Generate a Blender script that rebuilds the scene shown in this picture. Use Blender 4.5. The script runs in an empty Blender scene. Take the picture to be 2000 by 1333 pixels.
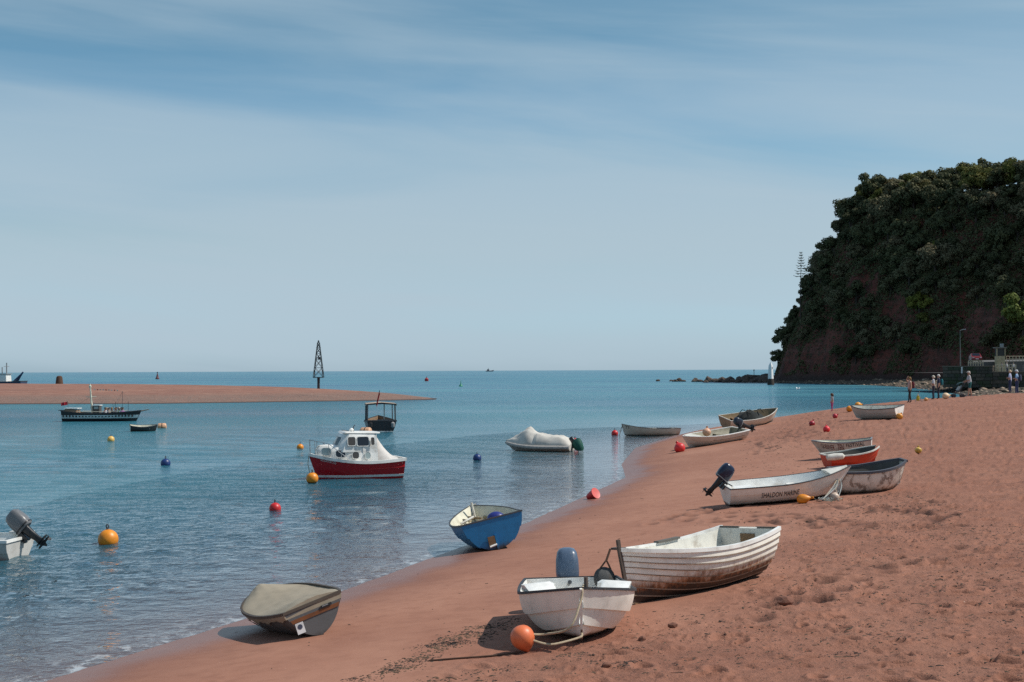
import bpy, bmesh, math, random
import numpy as np
from mathutils import Vector, Matrix, Euler, Quaternion
R_ = math.radians
SC = bpy.context.scene
COL = SC.collection
# ---------------------------------------------------------------- camera, sky, sun, exposure
cam_d = bpy.data.cameras.new('camera'); cam = bpy.data.objects.new('camera', cam_d); COL.objects.link(cam)
cam_d.sensor_width = 36; cam_d.lens = 50; cam_d.clip_start = .1; cam_d.clip_end = 90000
cam.matrix_world = Matrix.Translation((0, 0, 4.0)) @ Matrix.Rotation(R_(90+1.186), 4, 'X') @ Matrix.Rotation(R_(-.23), 4, 'Z')
SC.camera = cam
SUN_AZ, SUN_EL = R_(88), R_(51)      # azimuth to the right of the view (+Y)
W = bpy.data.worlds.new('World'); SC.world = W; W.use_nodes = True
def build_world():
    nt = W.node_tree; N = nt.nodes; L = nt.links; N.clear()
    out = N.new('ShaderNodeOutputWorld'); bg = N.new('ShaderNodeBackground'); L.new(bg.outputs[0], out.inputs[0])
    sky = N.new('ShaderNodeTexSky'); sky.sky_type = 'NISHITA'; sky.sun_disc = False
    sky.sun_elevation = SUN_EL; sky.sun_rotation = SUN_AZ; sky.altitude = 0; sky.air_density = 1.15; sky.dust_density = .55; sky.ozone_density = 2.2
    tc = N.new('ShaderNodeTexCoord'); sep = N.new('ShaderNodeSeparateXYZ'); L.new(tc.outputs['Generated'], sep.inputs[0])
    def M(op, a, b=None, clamp=False):
        n = N.new('ShaderNodeMath'); n.operation = op; n.use_clamp = clamp
        for i, v in enumerate((a, b)):
            if v is None: continue
            if isinstance(v, (int, float)): n.inputs[i].default_value = v
            else: L.new(v, n.inputs[i])
        return n.outputs[0]
    az = M('ARCTAN2', sep.outputs[0], sep.outputs[1]); el = sep.outputs[2]
    # grade: the photograph's sky falls off to a deeper blue away from the horizon
    gm = N.new('ShaderNodeGamma'); gm.inputs[1].default_value = 1.0; L.new(sky.outputs[0], gm.inputs[0])
    ramp = N.new('ShaderNodeValToRGB'); L.new(M('MULTIPLY', M('MAXIMUM', el, 0), 2.2, True), ramp.inputs[0])
    cr = ramp.color_ramp; cr.interpolation = 'EASE'
    cr.elements[0].position = 0; cr.elements[0].color = SKY_G[0]
    cr.elements[1].position = 1; cr.elements[1].color = SKY_G[4]
    e = cr.elements.new(.22); e.color = SKY_G[1]
    e = cr.elements.new(.36); e.color = SKY_G[2]
    e = cr.elements.new(.55); e.color = SKY_G[3]
    mul = N.new('ShaderNodeMix'); mul.data_type = 'RGBA'; mul.blend_type = 'MULTIPLY'; mul.inputs[0].default_value = 1
    L.new(gm.outputs[0], mul.inputs[6]); L.new(ramp.outputs[0], mul.inputs[7])
    # thin cirrus: long wisps, warped
    def noise(sx, sy, tilt, off, scale, detail, rough, dist):
        cmb = N.new('ShaderNodeCombineXYZ')
        L.new(M('ADD', M('MULTIPLY', az, sx), off), cmb.inputs[0])
        L.new(M('ADD', M('MULTIPLY', el, sy), M('MULTIPLY', az, tilt)), cmb.inputs[1])
        n = N.new('ShaderNodeTexNoise'); n.inputs['Scale'].default_value = scale; n.inputs['Detail'].default_value = detail
        n.inputs['Roughness'].default_value = rough; n.inputs['Distortion'].default_value = dist
        L.new(cmb.outputs[0], n.inputs['Vector']); return n.outputs['Fac']
    def ramp2(v, a, b):
        n = N.new('ShaderNodeMapRange'); n.interpolation_type = 'SMOOTHSTEP'; L.new(v, n.inputs[0]); n.inputs[1].default_value = a; n.inputs[2].default_value = b; return n.outputs[0]
    broad = ramp2(noise(1.1, 9, .8, 8.4, 1.5, 6, .5, .5), .24, .66)
    wisp = ramp2(noise(1.2, 20, 1.3, 8.4, 1.5, 8, .58, .8), .46, .84)
    low = ramp2(el, .30, .02)
    c = M('ADD', M('MULTIPLY', M('MULTIPLY', broad, .88), M('ADD', M('MULTIPLY', low, .45), .5)), M('MULTIPLY', wisp, .17), True)
    mixc = N.new('ShaderNodeMix'); mixc.data_type = 'RGBA'; L.new(c, mixc.inputs[0]); L.new(mul.outputs[2], mixc.inputs[6]); mixc.inputs[7].default_value = CLOUD
    L.new(mixc.outputs[2], bg.inputs[0]); bg.inputs[1].default_value = .15
SKY_G = [(.50, .74, 1.20, 1), (.56, .64, .71, 1), (.46, .62, .68, 1), (.32, .53, .57, 1), (.31, .50, .55, 1)]
CLOUD = (2.95, 3.72, 4.28, 1)
build_world()
sun_d = bpy.data.lights.new('sun', 'SUN'); sun = bpy.data.objects.new('sun', sun_d); COL.objects.link(sun)
sun_d.energy = 4.2; sun_d.angle = R_(.53); sun_d.color = (1, .955, .88)
sun_vec = Vector((math.sin(SUN_AZ)*math.cos(SUN_EL), math.cos(SUN_AZ)*math.cos(SUN_EL), math.sin(SUN_EL)))
sun.rotation_euler = sun_vec.to_track_quat('Z', 'Y').to_euler(); sun.location = (40, 10, 60)
vs = SC.view_settings; vs.view_transform = 'Standard'; vs.look = 'None'; vs.exposure = 0; vs.gamma = 1; vs.use_curve_mapping = False
SC.render.engine = 'CYCLES'; SC.cycles.max_bounces = 6; SC.cycles.transparent_max_bounces = 8; SC.cycles.use_denoising = False
SC.cycles.sample_clamp_direct = 3; SC.cycles.sample_clamp_indirect = 3; SC.cycles.caustics_reflective = False; SC.cycles.caustics_refractive = False
# ---------------------------------------------------------------- helpers
# === TERRAIN BEGIN
CAM_Z = 4.0
PITCH = math.radians(90 + 1.186); ROLL = math.radians(-0.23); FPX = 2778.0
SHORE = np.array([(-34,-40),(-21,-15),(-13,0),(-9.2,10),(-6,18.6),(-4.3,23.2),(-3.1,26),(-1.75,30.4),(.4,37.5),(2.07,44.3),(4.2,53),(4.7,61),
                  (6.3,73),(10,87),(15.3,100),(20,111),(23.5,115.5),(29,118),(36,120.5),(48,124),(80,126),(140,120),(320,95)], float)
def signed_d(x, y, P):
    """distance to an open polyline, positive on its right-hand side"""
    x = np.asarray(x, float); y = np.asarray(y, float)
    best = np.full(x.shape, 1e18); sgn = np.ones(x.shape)
    for (ax, ay), (bx, by) in zip(P[:-1], P[1:]):
        ux, uy = bx-ax, by-ay
        t = np.clip(((x-ax)*ux + (y-ay)*uy)/(ux*ux+uy*uy), 0, 1)
        dx, dy = x-(ax+t*ux), y-(ay+t*uy)
        d2 = dx*dx+dy*dy
        m = d2 < best - 1e-9
        s = np.sign(ux*dy - uy*dx)
        sgn = np.where(m, -s, sgn); best = np.where(m, d2, best)
    return np.sqrt(best)*np.where(sgn == 0, 1, sgn)
def sstep(a, b, x):
    t = np.clip((x-a)/(b-a), 0, 1); return t*t*(3-2*t)
def _h(ix, iy, s):
    n = (ix*374761393 + iy*668265263 + s*982451653) & 0xffffffff
    n = ((n ^ (n >> 13))*1274126177) & 0xffffffff
    n = ((n ^ (n >> 16))*2246822519) & 0xffffffff
    return ((n ^ (n >> 15)) & 0xffff)/65535.0
def vnoise(x, y, s=0):
    x = np.asarray(x, float); y = np.asarray(y, float)
    ix = np.floor(x).astype(np.int64); iy = np.floor(y).astype(np.int64)
    fx = x-ix; fy = y-iy; fx = fx*fx*(3-2*fx); fy = fy*fy*(3-2*fy)
    a = _h(ix, iy, s); b = _h(ix+1, iy, s); c = _h(ix, iy+1, s); d = _h(ix+1, iy+1, s)
    return (a+(b-a)*fx+(c-a)*fy+(a-b-c+d)*fx*fy)*2-1
def fbm(x, y, s=0, o=4, g=.5):
    r = 0; a = 1; t = 0
    for k in range(o):
        r = r + a*vnoise(x*2**k + 17.3*k, y*2**k - 9.1*k, s+k); t += a; a *= g
    return r/t
def beach_base(x, y, d=None):
    if d is None: d = signed_d(x, y, SHORE)
    sl = .12 + .125*sstep(40, 88, y)
    top = 2.1 + .55*sstep(8, 34, x) + .25*sstep(30, 40, x)
    land = top*(1-np.exp(-np.maximum(d, 0)*sl/top))
    sea = -3.5*(1-np.exp(np.minimum(d, 0)*.075/3.5))
    z = np.where(d > 0, land, sea)
    z = z + .035*fbm(x*.12, y*.12, 5, 3)*sstep(0, 6, np.abs(d)) + .02*fbm(x*.5, y*.3, 8, 2)*sstep(-1, 3, d)
    return z
# === TERRAIN END
def tag(o, label=None, cat=None, group=None, kind=None):
    if label: o['label'] = label
    if cat: o['category'] = cat
    if group: o['group'] = group
    if kind: o['kind'] = kind
    return o
def link(name, data, parent=None):
    o = bpy.data.objects.new(name, data); COL.objects.link(o)
    if parent is not None: o.parent = parent
    return o
def empty(name, loc=(0, 0, 0), rz=0):
    o = link(name, None); o.location = loc; o.rotation_euler = (0, 0, rz); o.empty_display_size = .3; return o
def copy_tree(o, parent=None):
    c = o.copy(); COL.objects.link(c); c.parent = parent
    for ch in o.children: copy_tree(ch, c)
    return c
class MB:
    def __init__(s): s.v = []; s.f = []; s.m = []
    def add(s, vs, fs, mi=0):
        k = len(s.v); s.v += [tuple(map(float, p)) for p in vs]
        s.f += [tuple(k+i for i in f) for f in fs]; s.m += [mi]*len(fs); return s
    def box(s, c, d, rot=None, mi=0, taper=1.0):
        x, y, z = d[0]/2, d[1]/2, d[2]/2
        P = [(-x, -y, -z), (x, -y, -z), (x, y, -z), (-x, y, -z), (-x*taper, -y*taper, z), (x*taper, -y*taper, z), (x*taper, y*taper, z), (-x*taper, y*taper, z)]
        M = rot if rot is not None else Matrix.Identity(3)
        P = [Vector(c)+M @ Vector(p) for p in P]
        return s.add(P, [(3, 2, 1, 0), (4, 5, 6, 7), (0, 1, 5, 4), (1, 2, 6, 5), (2, 3, 7, 6), (3, 0, 4, 7)], mi)
    def tube(s, pts, r, n=8, mi=0, cap=True):
        pts = [Vector(p) for p in pts]; rs = r if hasattr(r, '__len__') else [r]*len(pts); rings = []; up = None
        for i, p in enumerate(pts):
            t = (pts[min(i+1, len(pts)-1)]-pts[max(i-1, 0)]).normalized()
            if up is None or abs(t.dot(up)) > .95: up = Vector((0, 0, 1)) if abs(t.z) < .9 else Vector((1, 0, 0))
            a = t.cross(up).normalized(); b = a.cross(t).normalized(); up = b
            rings.append([p+(a*math.cos(q)+b*math.sin(q))*rs[i] for q in (2*math.pi*k/n for k in range(n))])
        V = [q for g in rings for q in g]; F = []
        for i in range(len(pts)-1):
            for k in range(n): F.append((i*n+k, i*n+(k+1) % n, (i+1)*n+(k+1) % n, (i+1)*n+k))
        if cap: F.append(tuple(range(n))[::-1]); F.append(tuple((len(pts)-1)*n+k for k in range(n)))
        return s.add(V, F, mi)
    def lathe(s, prof, n=20, c=(0, 0, 0), rot=None, mi=0, sx=1, sy=1):
        """prof: (r, z) from bottom to top"""
        M = rot if rot is not None else Matrix.Identity(3); V = []; F = []
        for r, z in prof:
            for k in range(n):
                a = 2*math.pi*k/n; V.append(Vector(c)+M @ Vector((r*sx*math.cos(a), r*sy*math.sin(a), z)))
        for i in range(len(prof)-1):
            for k in range(n): F.append((i*n+k, i*n+(k+1) % n, (i+1)*n+(k+1) % n, (i+1)*n+k))
        F.append(tuple(range(n))[::-1]); F.append(tuple((len(prof)-1)*n+k for k in range(n)))
        return s.add(V, F, mi)
    def loft(s, rings, mi=0, cap=True, close=True):
        n = len(rings[0]); V = [q for g in rings for q in g]; F = []
        for i in range(len(rings)-1):
            for k in range(n if close else n-1): F.append((i*n+k, i*n+(k+1) % n, (i+1)*n+(k+1) % n, (i+1)*n+k))
        if cap: F.append(tuple(range(n))[::-1]); F.append(tuple((len(rings)-1)*n+k for k in range(n)))
        return s.add(V, F, mi)
    def build(s, name, mats, parent=None, sharp=.7, smooth=True):
        me = bpy.data.meshes.new(name); me.from_pydata(s.v, [], s.f); me.update()
        bm = bmesh.new(); bm.from_mesh(me); bmesh.ops.recalc_face_normals(bm, faces=bm.faces); bm.to_mesh(me); bm.free()
        mats = mats if isinstance(mats, (list, tuple)) else [mats]
        for m in mats: me.materials.append(m)
        if len(mats) > 1: me.polygons.foreach_set('material_index', s.m)
        if smooth:
            me.polygons.foreach_set('use_smooth', [True]*len(me.polygons)); me.set_sharp_from_angle(angle=sharp)
        return link(name, me, parent)
def grid_mesh(name, X, Y, Z, mats, keep=None, attrs=None, parent=None):
    """X,Y,Z: 2-D arrays -> quad sheet; keep: bool per quad"""
    r, c = X.shape; idx = np.arange(r*c).reshape(r, c)
    q = np.stack([idx[:-1, :-1], idx[:-1, 1:], idx[1:, 1:], idx[1:, :-1]], -1)
    if keep is not None: q = q[keep]
    q = q.reshape(-1, 4)
    used, inv = np.unique(q, return_inverse=True); q = inv.reshape(-1, 4)
    co = np.stack([X.ravel(), Y.ravel(), Z.ravel()], -1)[used]
    me = bpy.data.meshes.new(name); me.vertices.add(len(co)); me.vertices.foreach_set('co', co.astype(np.float32).ravel())
    n = len(q); me.loops.add(n*4); me.loops.foreach_set('vertex_index', q.astype(np.int32).ravel())
    me.polygons.add(n); me.polygons.foreach_set('loop_start', np.arange(0, n*4, 4, dtype=np.int32)); me.polygons.foreach_set('loop_total', np.full(n, 4, np.int32))
    me.polygons.foreach_set('use_smooth', np.ones(n, bool))
    for k, a in (attrs or {}).items():
        at_ = me.attributes.new(k, 'FLOAT', 'POINT'); at_.data.foreach_set('value', a.ravel()[used].astype(np.float32))
    me.update(calc_edges=True); me.validate()
    me.materials.append(mats)
    return link(name, me, parent)
def raw_mesh(name, V, F, mat, parent=None, smooth=False):
    V = np.asarray(V, np.float32); F = np.asarray(F, np.int32); k = F.shape[1]; n = len(F)
    me = bpy.data.meshes.new(name or 'foliage'); me.vertices.add(len(V)); me.vertices.foreach_set('co', V.ravel())
    me.loops.add(n*k); me.loops.foreach_set('vertex_index', F.ravel())
    me.polygons.add(n); me.polygons.foreach_set('loop_start', np.arange(0, n*k, k, dtype=np.int32)); me.polygons.foreach_set('loop_total', np.full(n, k, np.int32))
    if smooth: me.polygons.foreach_set('use_smooth', np.ones(n, bool))
    me.update(calc_edges=True); me.materials.append(mat)
    return link(name, me, parent) if name else me
# ---------------------------------------------------------------- materials
class NT:
    def __init__(s, name):
        s.m = bpy.data.materials.new(name); s.m.use_nodes = True; s.t = s.m.node_tree; s.N = s.t.nodes; s.L = s.t.links
        s.b = s.N['Principled BSDF']; s.out = s.N['Material Output']
    def put(s, sock, v):
        if hasattr(v, 'is_linked') or isinstance(v, bpy.types.NodeSocket): s.L.new(v, sock)
        elif isinstance(v, (tuple, list)): sock.default_value = tuple(v)+((1,) if len(v) == 3 and sock.type == 'RGBA' else ())
        else: sock.default_value = v
    def math(s, op, a, b=0, clamp=False):
        n = s.N.new('ShaderNodeMath'); n.operation = op; n.use_clamp = clamp; s.put(n.inputs[0], a); s.put(n.inputs[1], b); return n.outputs[0]
    def mix(s, f, a, b, mode='MIX'):
        n = s.N.new('ShaderNodeMix'); n.data_type = 'RGBA'; n.blend_type = mode; s.put(n.inputs[0], f); s.put(n.inputs[6], a); s.put(n.inputs[7], b); return n.outputs[2]
    def coord(s, which='Object', scale=(1, 1, 1), loc=(0, 0, 0)):
        tc = s.N.new('ShaderNodeTexCoord'); mp = s.N.new('ShaderNodeMapping'); s.L.new(tc.outputs[which], mp.inputs[0])
        mp.inputs['Scale'].default_value = scale; mp.inputs['Location'].default_value = loc; return mp.outputs[0]
    def noise(s, scale, detail=4, rough=.5, vec=None, dist=0):
        n = s.N.new('ShaderNodeTexNoise'); n.inputs['Scale'].default_value = scale; n.inputs['Detail'].default_value = detail
        n.inputs['Roughness'].default_value = rough; n.inputs['Distortion'].default_value = dist
        if vec is not None: s.L.new(vec, n.inputs['Vector'])
        return n.outputs['Fac']
    def voro(s, scale, vec=None, feat='F1'):
        n = s.N.new('ShaderNodeTexVoronoi'); n.inputs['Scale'].default_value = scale; n.feature = feat
        if vec is not None: s.L.new(vec, n.inputs['Vector'])
        return n.outputs['Distance']
    def rng(s, v, a, b, c=0, d=1, smooth=True):
        n = s.N.new('ShaderNodeMapRange'); n.interpolation_type = 'SMOOTHSTEP' if smooth else 'LINEAR'
        for i, q in enumerate((v, a, b, c, d)): s.put(n.inputs[i], q)
        return n.outputs[0]
    def attr(s, name):
        n = s.N.new('ShaderNodeAttribute'); n.attribute_name = name; return n.outputs['Fac']
    def bump(s, h, strength=.3, dist=.02, normal=None):
        n = s.N.new('ShaderNodeBump'); s.put(n.inputs['Strength'], strength); n.inputs['Distance'].default_value = dist; s.put(n.inputs['Height'], h)
        if normal is not None: s.L.new(normal, n.inputs['Normal'])
        return n.outputs[0]
    def sepz(s, vec):
        n = s.N.new('ShaderNodeSeparateXYZ'); s.L.new(vec, n.inputs[0]); return n.outputs
    def fin(s, col=None, rough=None, normal=None, metal=None, spec=None):
        if col is not None: s.put(s.b.inputs['Base Color'], col)
        if rough is not None: s.put(s.b.inputs['Roughness'], rough)
        if normal is not None: s.L.new(normal, s.b.inputs['Normal'])
        if metal is not None: s.b.inputs['Metallic'].default_value = metal
        if spec is not None: s.b.inputs['Specular IOR Level'].default_value = spec
        return s.m
_pc = {}
def paint(col, rough=.45, wear=.25, dirt=(.12, .08, .05), scale=6, bump=.1, metal=0.0):
    """plain painted / plastic surface with blotchy fading and grime"""
    key = (col, rough, wear, dirt, scale, bump, metal)
    if key in _pc: return _pc[key]
    n = NT('paint'); v = n.coord()
    a = n.noise(scale, 6, .6, v); b = n.noise(scale*5, 4, .6, v)
    c1 = n.mix(n.rng(a, .35, .75), col, tuple(min(1, q*.78) for q in col))
    c2 = n.mix(n.math('MULTIPLY', n.rng(n.math('MULTIPLY', a, n.math('ADD', b, .5)), .50, .75), wear), c1, dirt)
    _pc[key] = n.fin(c2, n.rng(b, .3, .7, rough-.08, rough+.12), n.bump(b, bump, .004), metal); return _pc[key]
def stained(col, stain, z0, z1, dark=(.03, .02, .015), amount=1.0, rough=.55, blot=.0, dryz=.5):
    """boat paint whose lower part carries a ragged rust and weed stain (object-space height)"""
    n = NT('stained_paint'); v = n.coord(); z = n.sepz(v)[2]
    a = n.noise(3.5, 6, .65, v); st = n.noise(1, 5, .6, n.coord(scale=(16, 16, 1.6)))
    zz = n.math('ADD', z, n.math('MULTIPLY', n.math('SUBTRACT', a, .5), (z1-z0)*1.3))
    zz = n.math('ADD', zz, n.math('MULTIPLY', n.math('SUBTRACT', st, .5), (z1-z0)*1.1))
    f = n.math('MULTIPLY', n.rng(zz, z1, z0), amount)
    g = n.math('MULTIPLY', n.rng(zz, z0+.35*(z1-z0), z0-.3*(z1-z0)), amount)
    base = n.mix(n.rng(n.noise(5, 5, .6, v), .4, .8), col, tuple(q*.8 for q in col))
    base = n.mix(n.math('MULTIPLY', n.rng(st, .55, .8), .22), base, tuple(q*.7 for q in stain))
    c = n.mix(f, base, n.mix(n.rng(n.noise(9, 4, .6, v), .35, .65), stain, tuple(q*.45 for q in stain)))
    c = n.mix(g, c, dark)
    if blot: c = n.mix(n.math('MULTIPLY', n.rng(n.noise(4.5, 6, .62, v, .3), .48, .60), blot), c, tuple(q*.5 for q in stain))
    return n.fin(c, rough, n.bump(n.noise(40, 4, .6, v), .12, .003))
def flat(col, rough=.6): return paint(col, rough, .12)
# ---------------------------------------------------------------- sand, sea, sandbar, headland
def sand_material(name='sand', tint=1.0):
    n = NT(name); v = n.coord()
    shore = n.attr('shore'); dry = n.attr('dry')
    a = n.noise(.35, 5, .55, v); b = n.noise(3.2, 6, .62, v); c = n.noise(26, 5, .7, v); st = n.noise(1, 5, .55, n.coord(scale=(.5, .16, 1)))
    damp_shade = n.attr('damp_shade')
    base = n.mix(n.rng(a, .3, .7), (.358, .168, .109), (.302, .134, .086))
    base = n.mix(n.math('MULTIPLY', n.rng(b, .42, .70), .52), base, (.24, .102, .064))
    base = n.mix(n.math('MULTIPLY', n.rng(st, .5, .7), .22), base, (.46, .235, .158))
    base = n.mix(n.math('MULTIPLY', n.rng(c, .52, .70), n.math('MULTIPLY', dry, .62)), base, (.14, .062, .042))
    base = n.mix(n.math('MULTIPLY', dry, .42), base, n.mix(n.rng(n.noise(.9, 5, .65, v), .35, .65), (.300, .122, .076), (.205, .084, .054)))
    # scattered pale shell and dark grit
    vo = n.voro(16, v); base = n.mix(n.math('MULTIPLY', n.rng(vo, .10, .05), n.rng(n.noise(2.1, 2, .5, v), .62, .70)), base, (.72, .60, .50))
    grit = n.math('MULTIPLY', n.rng(n.noise(11, 4, .75, v), .60, .70), n.rng(n.noise(1.1, 4, .6, v), .50, .66))
    base = n.mix(n.math('MULTIPLY', grit, n.math('ADD', n.math('MULTIPLY', dry, .80), .08)), base, (.045, .024, .020))
    base = n.mix(n.math('MULTIPLY', damp_shade, .85), base, (.085, .036, .025))  # footprints and pits darkened: damp sand plus hollow shade put into the colour
    wet = n.rng(n.math('ADD', shore, n.math('MULTIPLY', n.math('SUBTRACT', n.noise(.6, 3, .5, v), .5), 1.4)), 2.9, .1)
    base = n.mix(n.math('MULTIPLY', wet, .62), base, (.17, .075, .055))
    rough = n.rng(wet, .5, 1, .93, .34)
    hgt = n.math('ADD', n.math('MULTIPLY', b, .55), n.math('MULTIPLY', c, .28))
    nm = n.bump(hgt, n.math('ADD', n.math('MULTIPLY', dry, .95), .12), .085)
    return n.fin(base, rough, nm, spec=.3)
SAND = sand_material()
def pits(x, y, cell, depth, seed, dens, r0, r1):
    """hashed pock marks: footprints and scuffs on loose sand"""
    out = np.zeros_like(x); ix = np.floor(x/cell).astype(np.int64); iy = np.floor(y/cell).astype(np.int64)
    for dx in (-1, 0, 1):
        for dy in (-1, 0, 1):
            jx, jy = ix+dx, iy+dy
            px = (jx+_h(jx, jy, seed))*cell; py = (jy+_h(jx, jy, seed+1))*cell
            ang = _h(jx, jy, seed+2)*6.283; on = _h(jx, jy, seed+3) < dens; rr = r0+(r1-r0)*_h(jx, jy, seed+4)
            ux = (x-px)*np.cos(ang)+(y-py)*np.sin(ang); uy = -(x-px)*np.sin(ang)+(y-py)*np.cos(ang)
            q = (ux/rr)**2+(uy/(rr*.5))**2
            out += on*depth*(-np.exp(-q*1.4)+.55*np.exp(-(np.sqrt(q)-1.35)**2*5))
    return out
TRAILS = [((4.2, 33.2), (6.9, 28.5), 26, .55), ((5.4, 33.8), (7.4, 29.2), 20, .4), ((7.3, 34.8), (9.0, 29.5), 26, .6), ((9.5, 33.5), (8.2, 27), 22, .5), ((3.3, 33.5), (5.6, 35.8), 14, .35),
          ((10.5, 58), (14.5, 70), 26, .8), ((11.5, 60), (16.5, 72), 26, .8), ((3.2, 18.4), (7.5, 24.5), 22, .5), ((9.6, 56), (11.8, 66), 20, .7)]
def beach_full(x, y):
    d = signed_d(x, y, SHORE); z = beach_base(x, y, d)
    m = sstep(6.2, 9.4, d + 1.6*fbm(x*.35, y*.35, 31, 3) + .35*(np.maximum(0, 20-y)) - 1.0*sstep(24, 40, y) + 2.2*sstep(45, 70, y))
    amp = sstep(150, 20, y)
    z = z + m*(.058*fbm(x*1.3, y*1.3, 41, 4, .55)+.020*fbm(x*5.5, y*5.5, 47, 3))
    p1 = pits(x, y, .62, 1, 61, .60, .11, .21); p2 = pits(x, y, .36, 1, 71, .55, .06, .12); p3 = pits(x, y, 1.9, 1, 81, .4, .06, .13); damp_shade = m*np.clip(-p1*1.0-.25, 0, 1)*.42*sstep(-.2, .3, fbm(x*.5, y*.5, 91, 2))+m*np.clip(-p2-.3, 0, 1)*.5+np.clip(-p3-.3, 0, 1)*.35*sstep(1.2, 4, d)
    z = z + m*(p1*.055+p2*.022)
    z = z + sstep(1.2, 4, d)*(.006*fbm(x*1.1, y*.7, 51, 3)+p3*.016)
    rng = np.random.RandomState(5)
    for (a, b, k, w) in TRAILS:
        for i in range(k):
            t = (i+.5*rng.rand())/k; px = a[0]+(b[0]-a[0])*t+rng.normal()*w*.45; py = a[1]+(b[1]-a[1])*t+rng.normal()*w*.7
            q = ((x-px)/.15)**2+((y-py)/.22)**2
            damp_shade = damp_shade+.9*np.exp(-q*1.2); z = z-.05*np.exp(-q)+.022*np.exp(-((np.sqrt(q)-1.5)**2)*4)
    return z, d, m, np.clip(damp_shade, 0, 1)
def fan(y0, y1, rows, ang, cols, y_extra=(), wide=(26, 34, 46, 60, 72)):
    inv = np.linspace(1/y0, 1/y1, rows); yy = np.concatenate([1/inv, np.array(y_extra, float)])
    t = np.concatenate([-np.tan(np.radians(wide[::-1])), np.linspace(-math.tan(R_(ang)), math.tan(R_(ang)), cols), np.tan(np.radians(wide))])
    return np.outer(yy, t), np.repeat(yy[:, None], len(t), 1)
def build_beach():
    X, Y = fan(9, 150, 640, 22.5, 860, (165, 200))
    Z, d, m, dp = beach_full(X, Y)
    dq = d[:-1, :-1]; g = grid_mesh('beach', X, Y, Z, SAND, keep=dq > -24, attrs={'shore': d, 'dry': m, 'damp_shade': dp})
    tag(g, kind='structure')
    # behind the photographer the same beach goes on
    x, y = np.meshgrid(np.linspace(-70, 200, 136), np.linspace(-60, 9.02, 36)); z, d, m, dp = beach_full(x, y)
    g2 = grid_mesh('beach_behind', x, y, z-.003, SAND, keep=d[:-1, :-1] > -24, attrs={'shore': d, 'dry': m}); tag(g2, kind='structure')
build_beach()
def gz(x, y):
    z, d, m, _ = beach_full(np.array([float(x)]), np.array([float(y)])); return float(z[0])
# sea
def water_material():
    n = NT('sea_water'); N, L = n.N, n.L; v = n.coord()
    depth = n.attr('depth'); dist = n.attr('dist'); calm = n.attr('calm')
    big = n.noise(1, 4, .55, n.coord(scale=(.022, .012, 1))); band = n.noise(1, 5, .6, n.coord(scale=(.010, .045, 1), loc=(3, 7, 0)))
    deep = n.mix(n.rng(big, .35, .65), (.020, .118, .170), (.050, .185, .225))
    deep = n.mix(n.math('MULTIPLY', n.rng(dist, 60, 400), .8), deep, n.mix(n.rng(band, .4, .62), (.012, .100, .180), (.095, .270, .315)))  # pale far bands put sky reflection into the body colour
    op = n.math('SUBTRACT', 1, n.math('POWER', 2.718, n.math('MULTIPLY', depth, -1.35)), True)
    dif = N.new('ShaderNodeBsdfDiffuse'); n.put(dif.inputs[0], deep)
    tr = N.new('ShaderNodeBsdfTransparent'); tr.inputs[0].default_value = (.80, .86, .85, 1)
    fo = N.new('ShaderNodeBsdfDiffuse'); fo.inputs[0].default_value = (.72, .72, .72, 1)
    body = N.new('ShaderNodeMixShader'); n.put(body.inputs[0], op); L.new(tr.outputs[0], body.inputs[1]); L.new(dif.outputs[0], body.inputs[2])
    fm = n.math('MULTIPLY', n.math('MULTIPLY', n.rng(depth, .075, .012), n.rng(depth, -.001, .004)), n.rng(n.noise(1, 5, .7, n.coord(scale=(3.0, 2.2, 1))), .50, .64, 0, .55)); body2 = N.new('ShaderNodeMixShader'); n.put(body2.inputs[0], fm); L.new(body.outputs[0], body2.inputs[1]); L.new(fo.outputs[0], body2.inputs[2])
    # ripples finer than the mesh
    r1 = n.noise(1, 3, .6, n.coord(scale=(2.3, 3.6, 1))); r2 = n.noise(1, 3, .6, n.coord(scale=(7.5, 10, 1), loc=(5, 2, 0))); r3 = n.noise(1, 3, .6, n.coord(scale=(.9, .75, 1)))
    r4 = n.noise(1, 3, .65, n.coord(scale=(2.0, 1.5, 1), loc=(2, 9, 0)))
    hh = n.math('ADD', n.math('MULTIPLY', r4, .30), n.math('ADD', n.math('ADD', n.math('MULTIPLY', r1, .15), n.math('MULTIPLY', r2, .035)), n.math('MULTIPLY', r3, .40)))
    wind = n.rng(band, .35, .65, .55, 1.25)
    nm = n.bump(hh, n.math('MULTIPLY', n.math('MULTIPLY', wind, n.math('SUBTRACT', 1, n.math('MULTIPLY', calm, .8))), n.rng(dist, 20, 260, 1.0, .9)), 1.0)
    gl = N.new('ShaderNodeBsdfGlossy'); gl.inputs['Roughness'].default_value = .07; n.put(gl.inputs['Roughness'], n.rng(dist, 30, 400, .05, .16)); gl.inputs[0].default_value = (.93, .96, 1, 1); L.new(nm, gl.inputs['Normal'])
    fr = N.new('ShaderNodeFresnel'); fr.inputs[0].default_value = 1.33; L.new(nm, fr.inputs['Normal'])
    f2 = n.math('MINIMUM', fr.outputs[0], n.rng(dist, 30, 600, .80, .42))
    ms = N.new('ShaderNodeMixShader'); n.put(ms.inputs[0], f2); L.new(body2.outputs[0], ms.inputs[1]); L.new(gl.outputs[0], ms.inputs[2])
    L.new(ms.outputs[0], n.out.inputs[0]); N.remove(n.b); return n.m
WATER = water_material()
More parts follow.
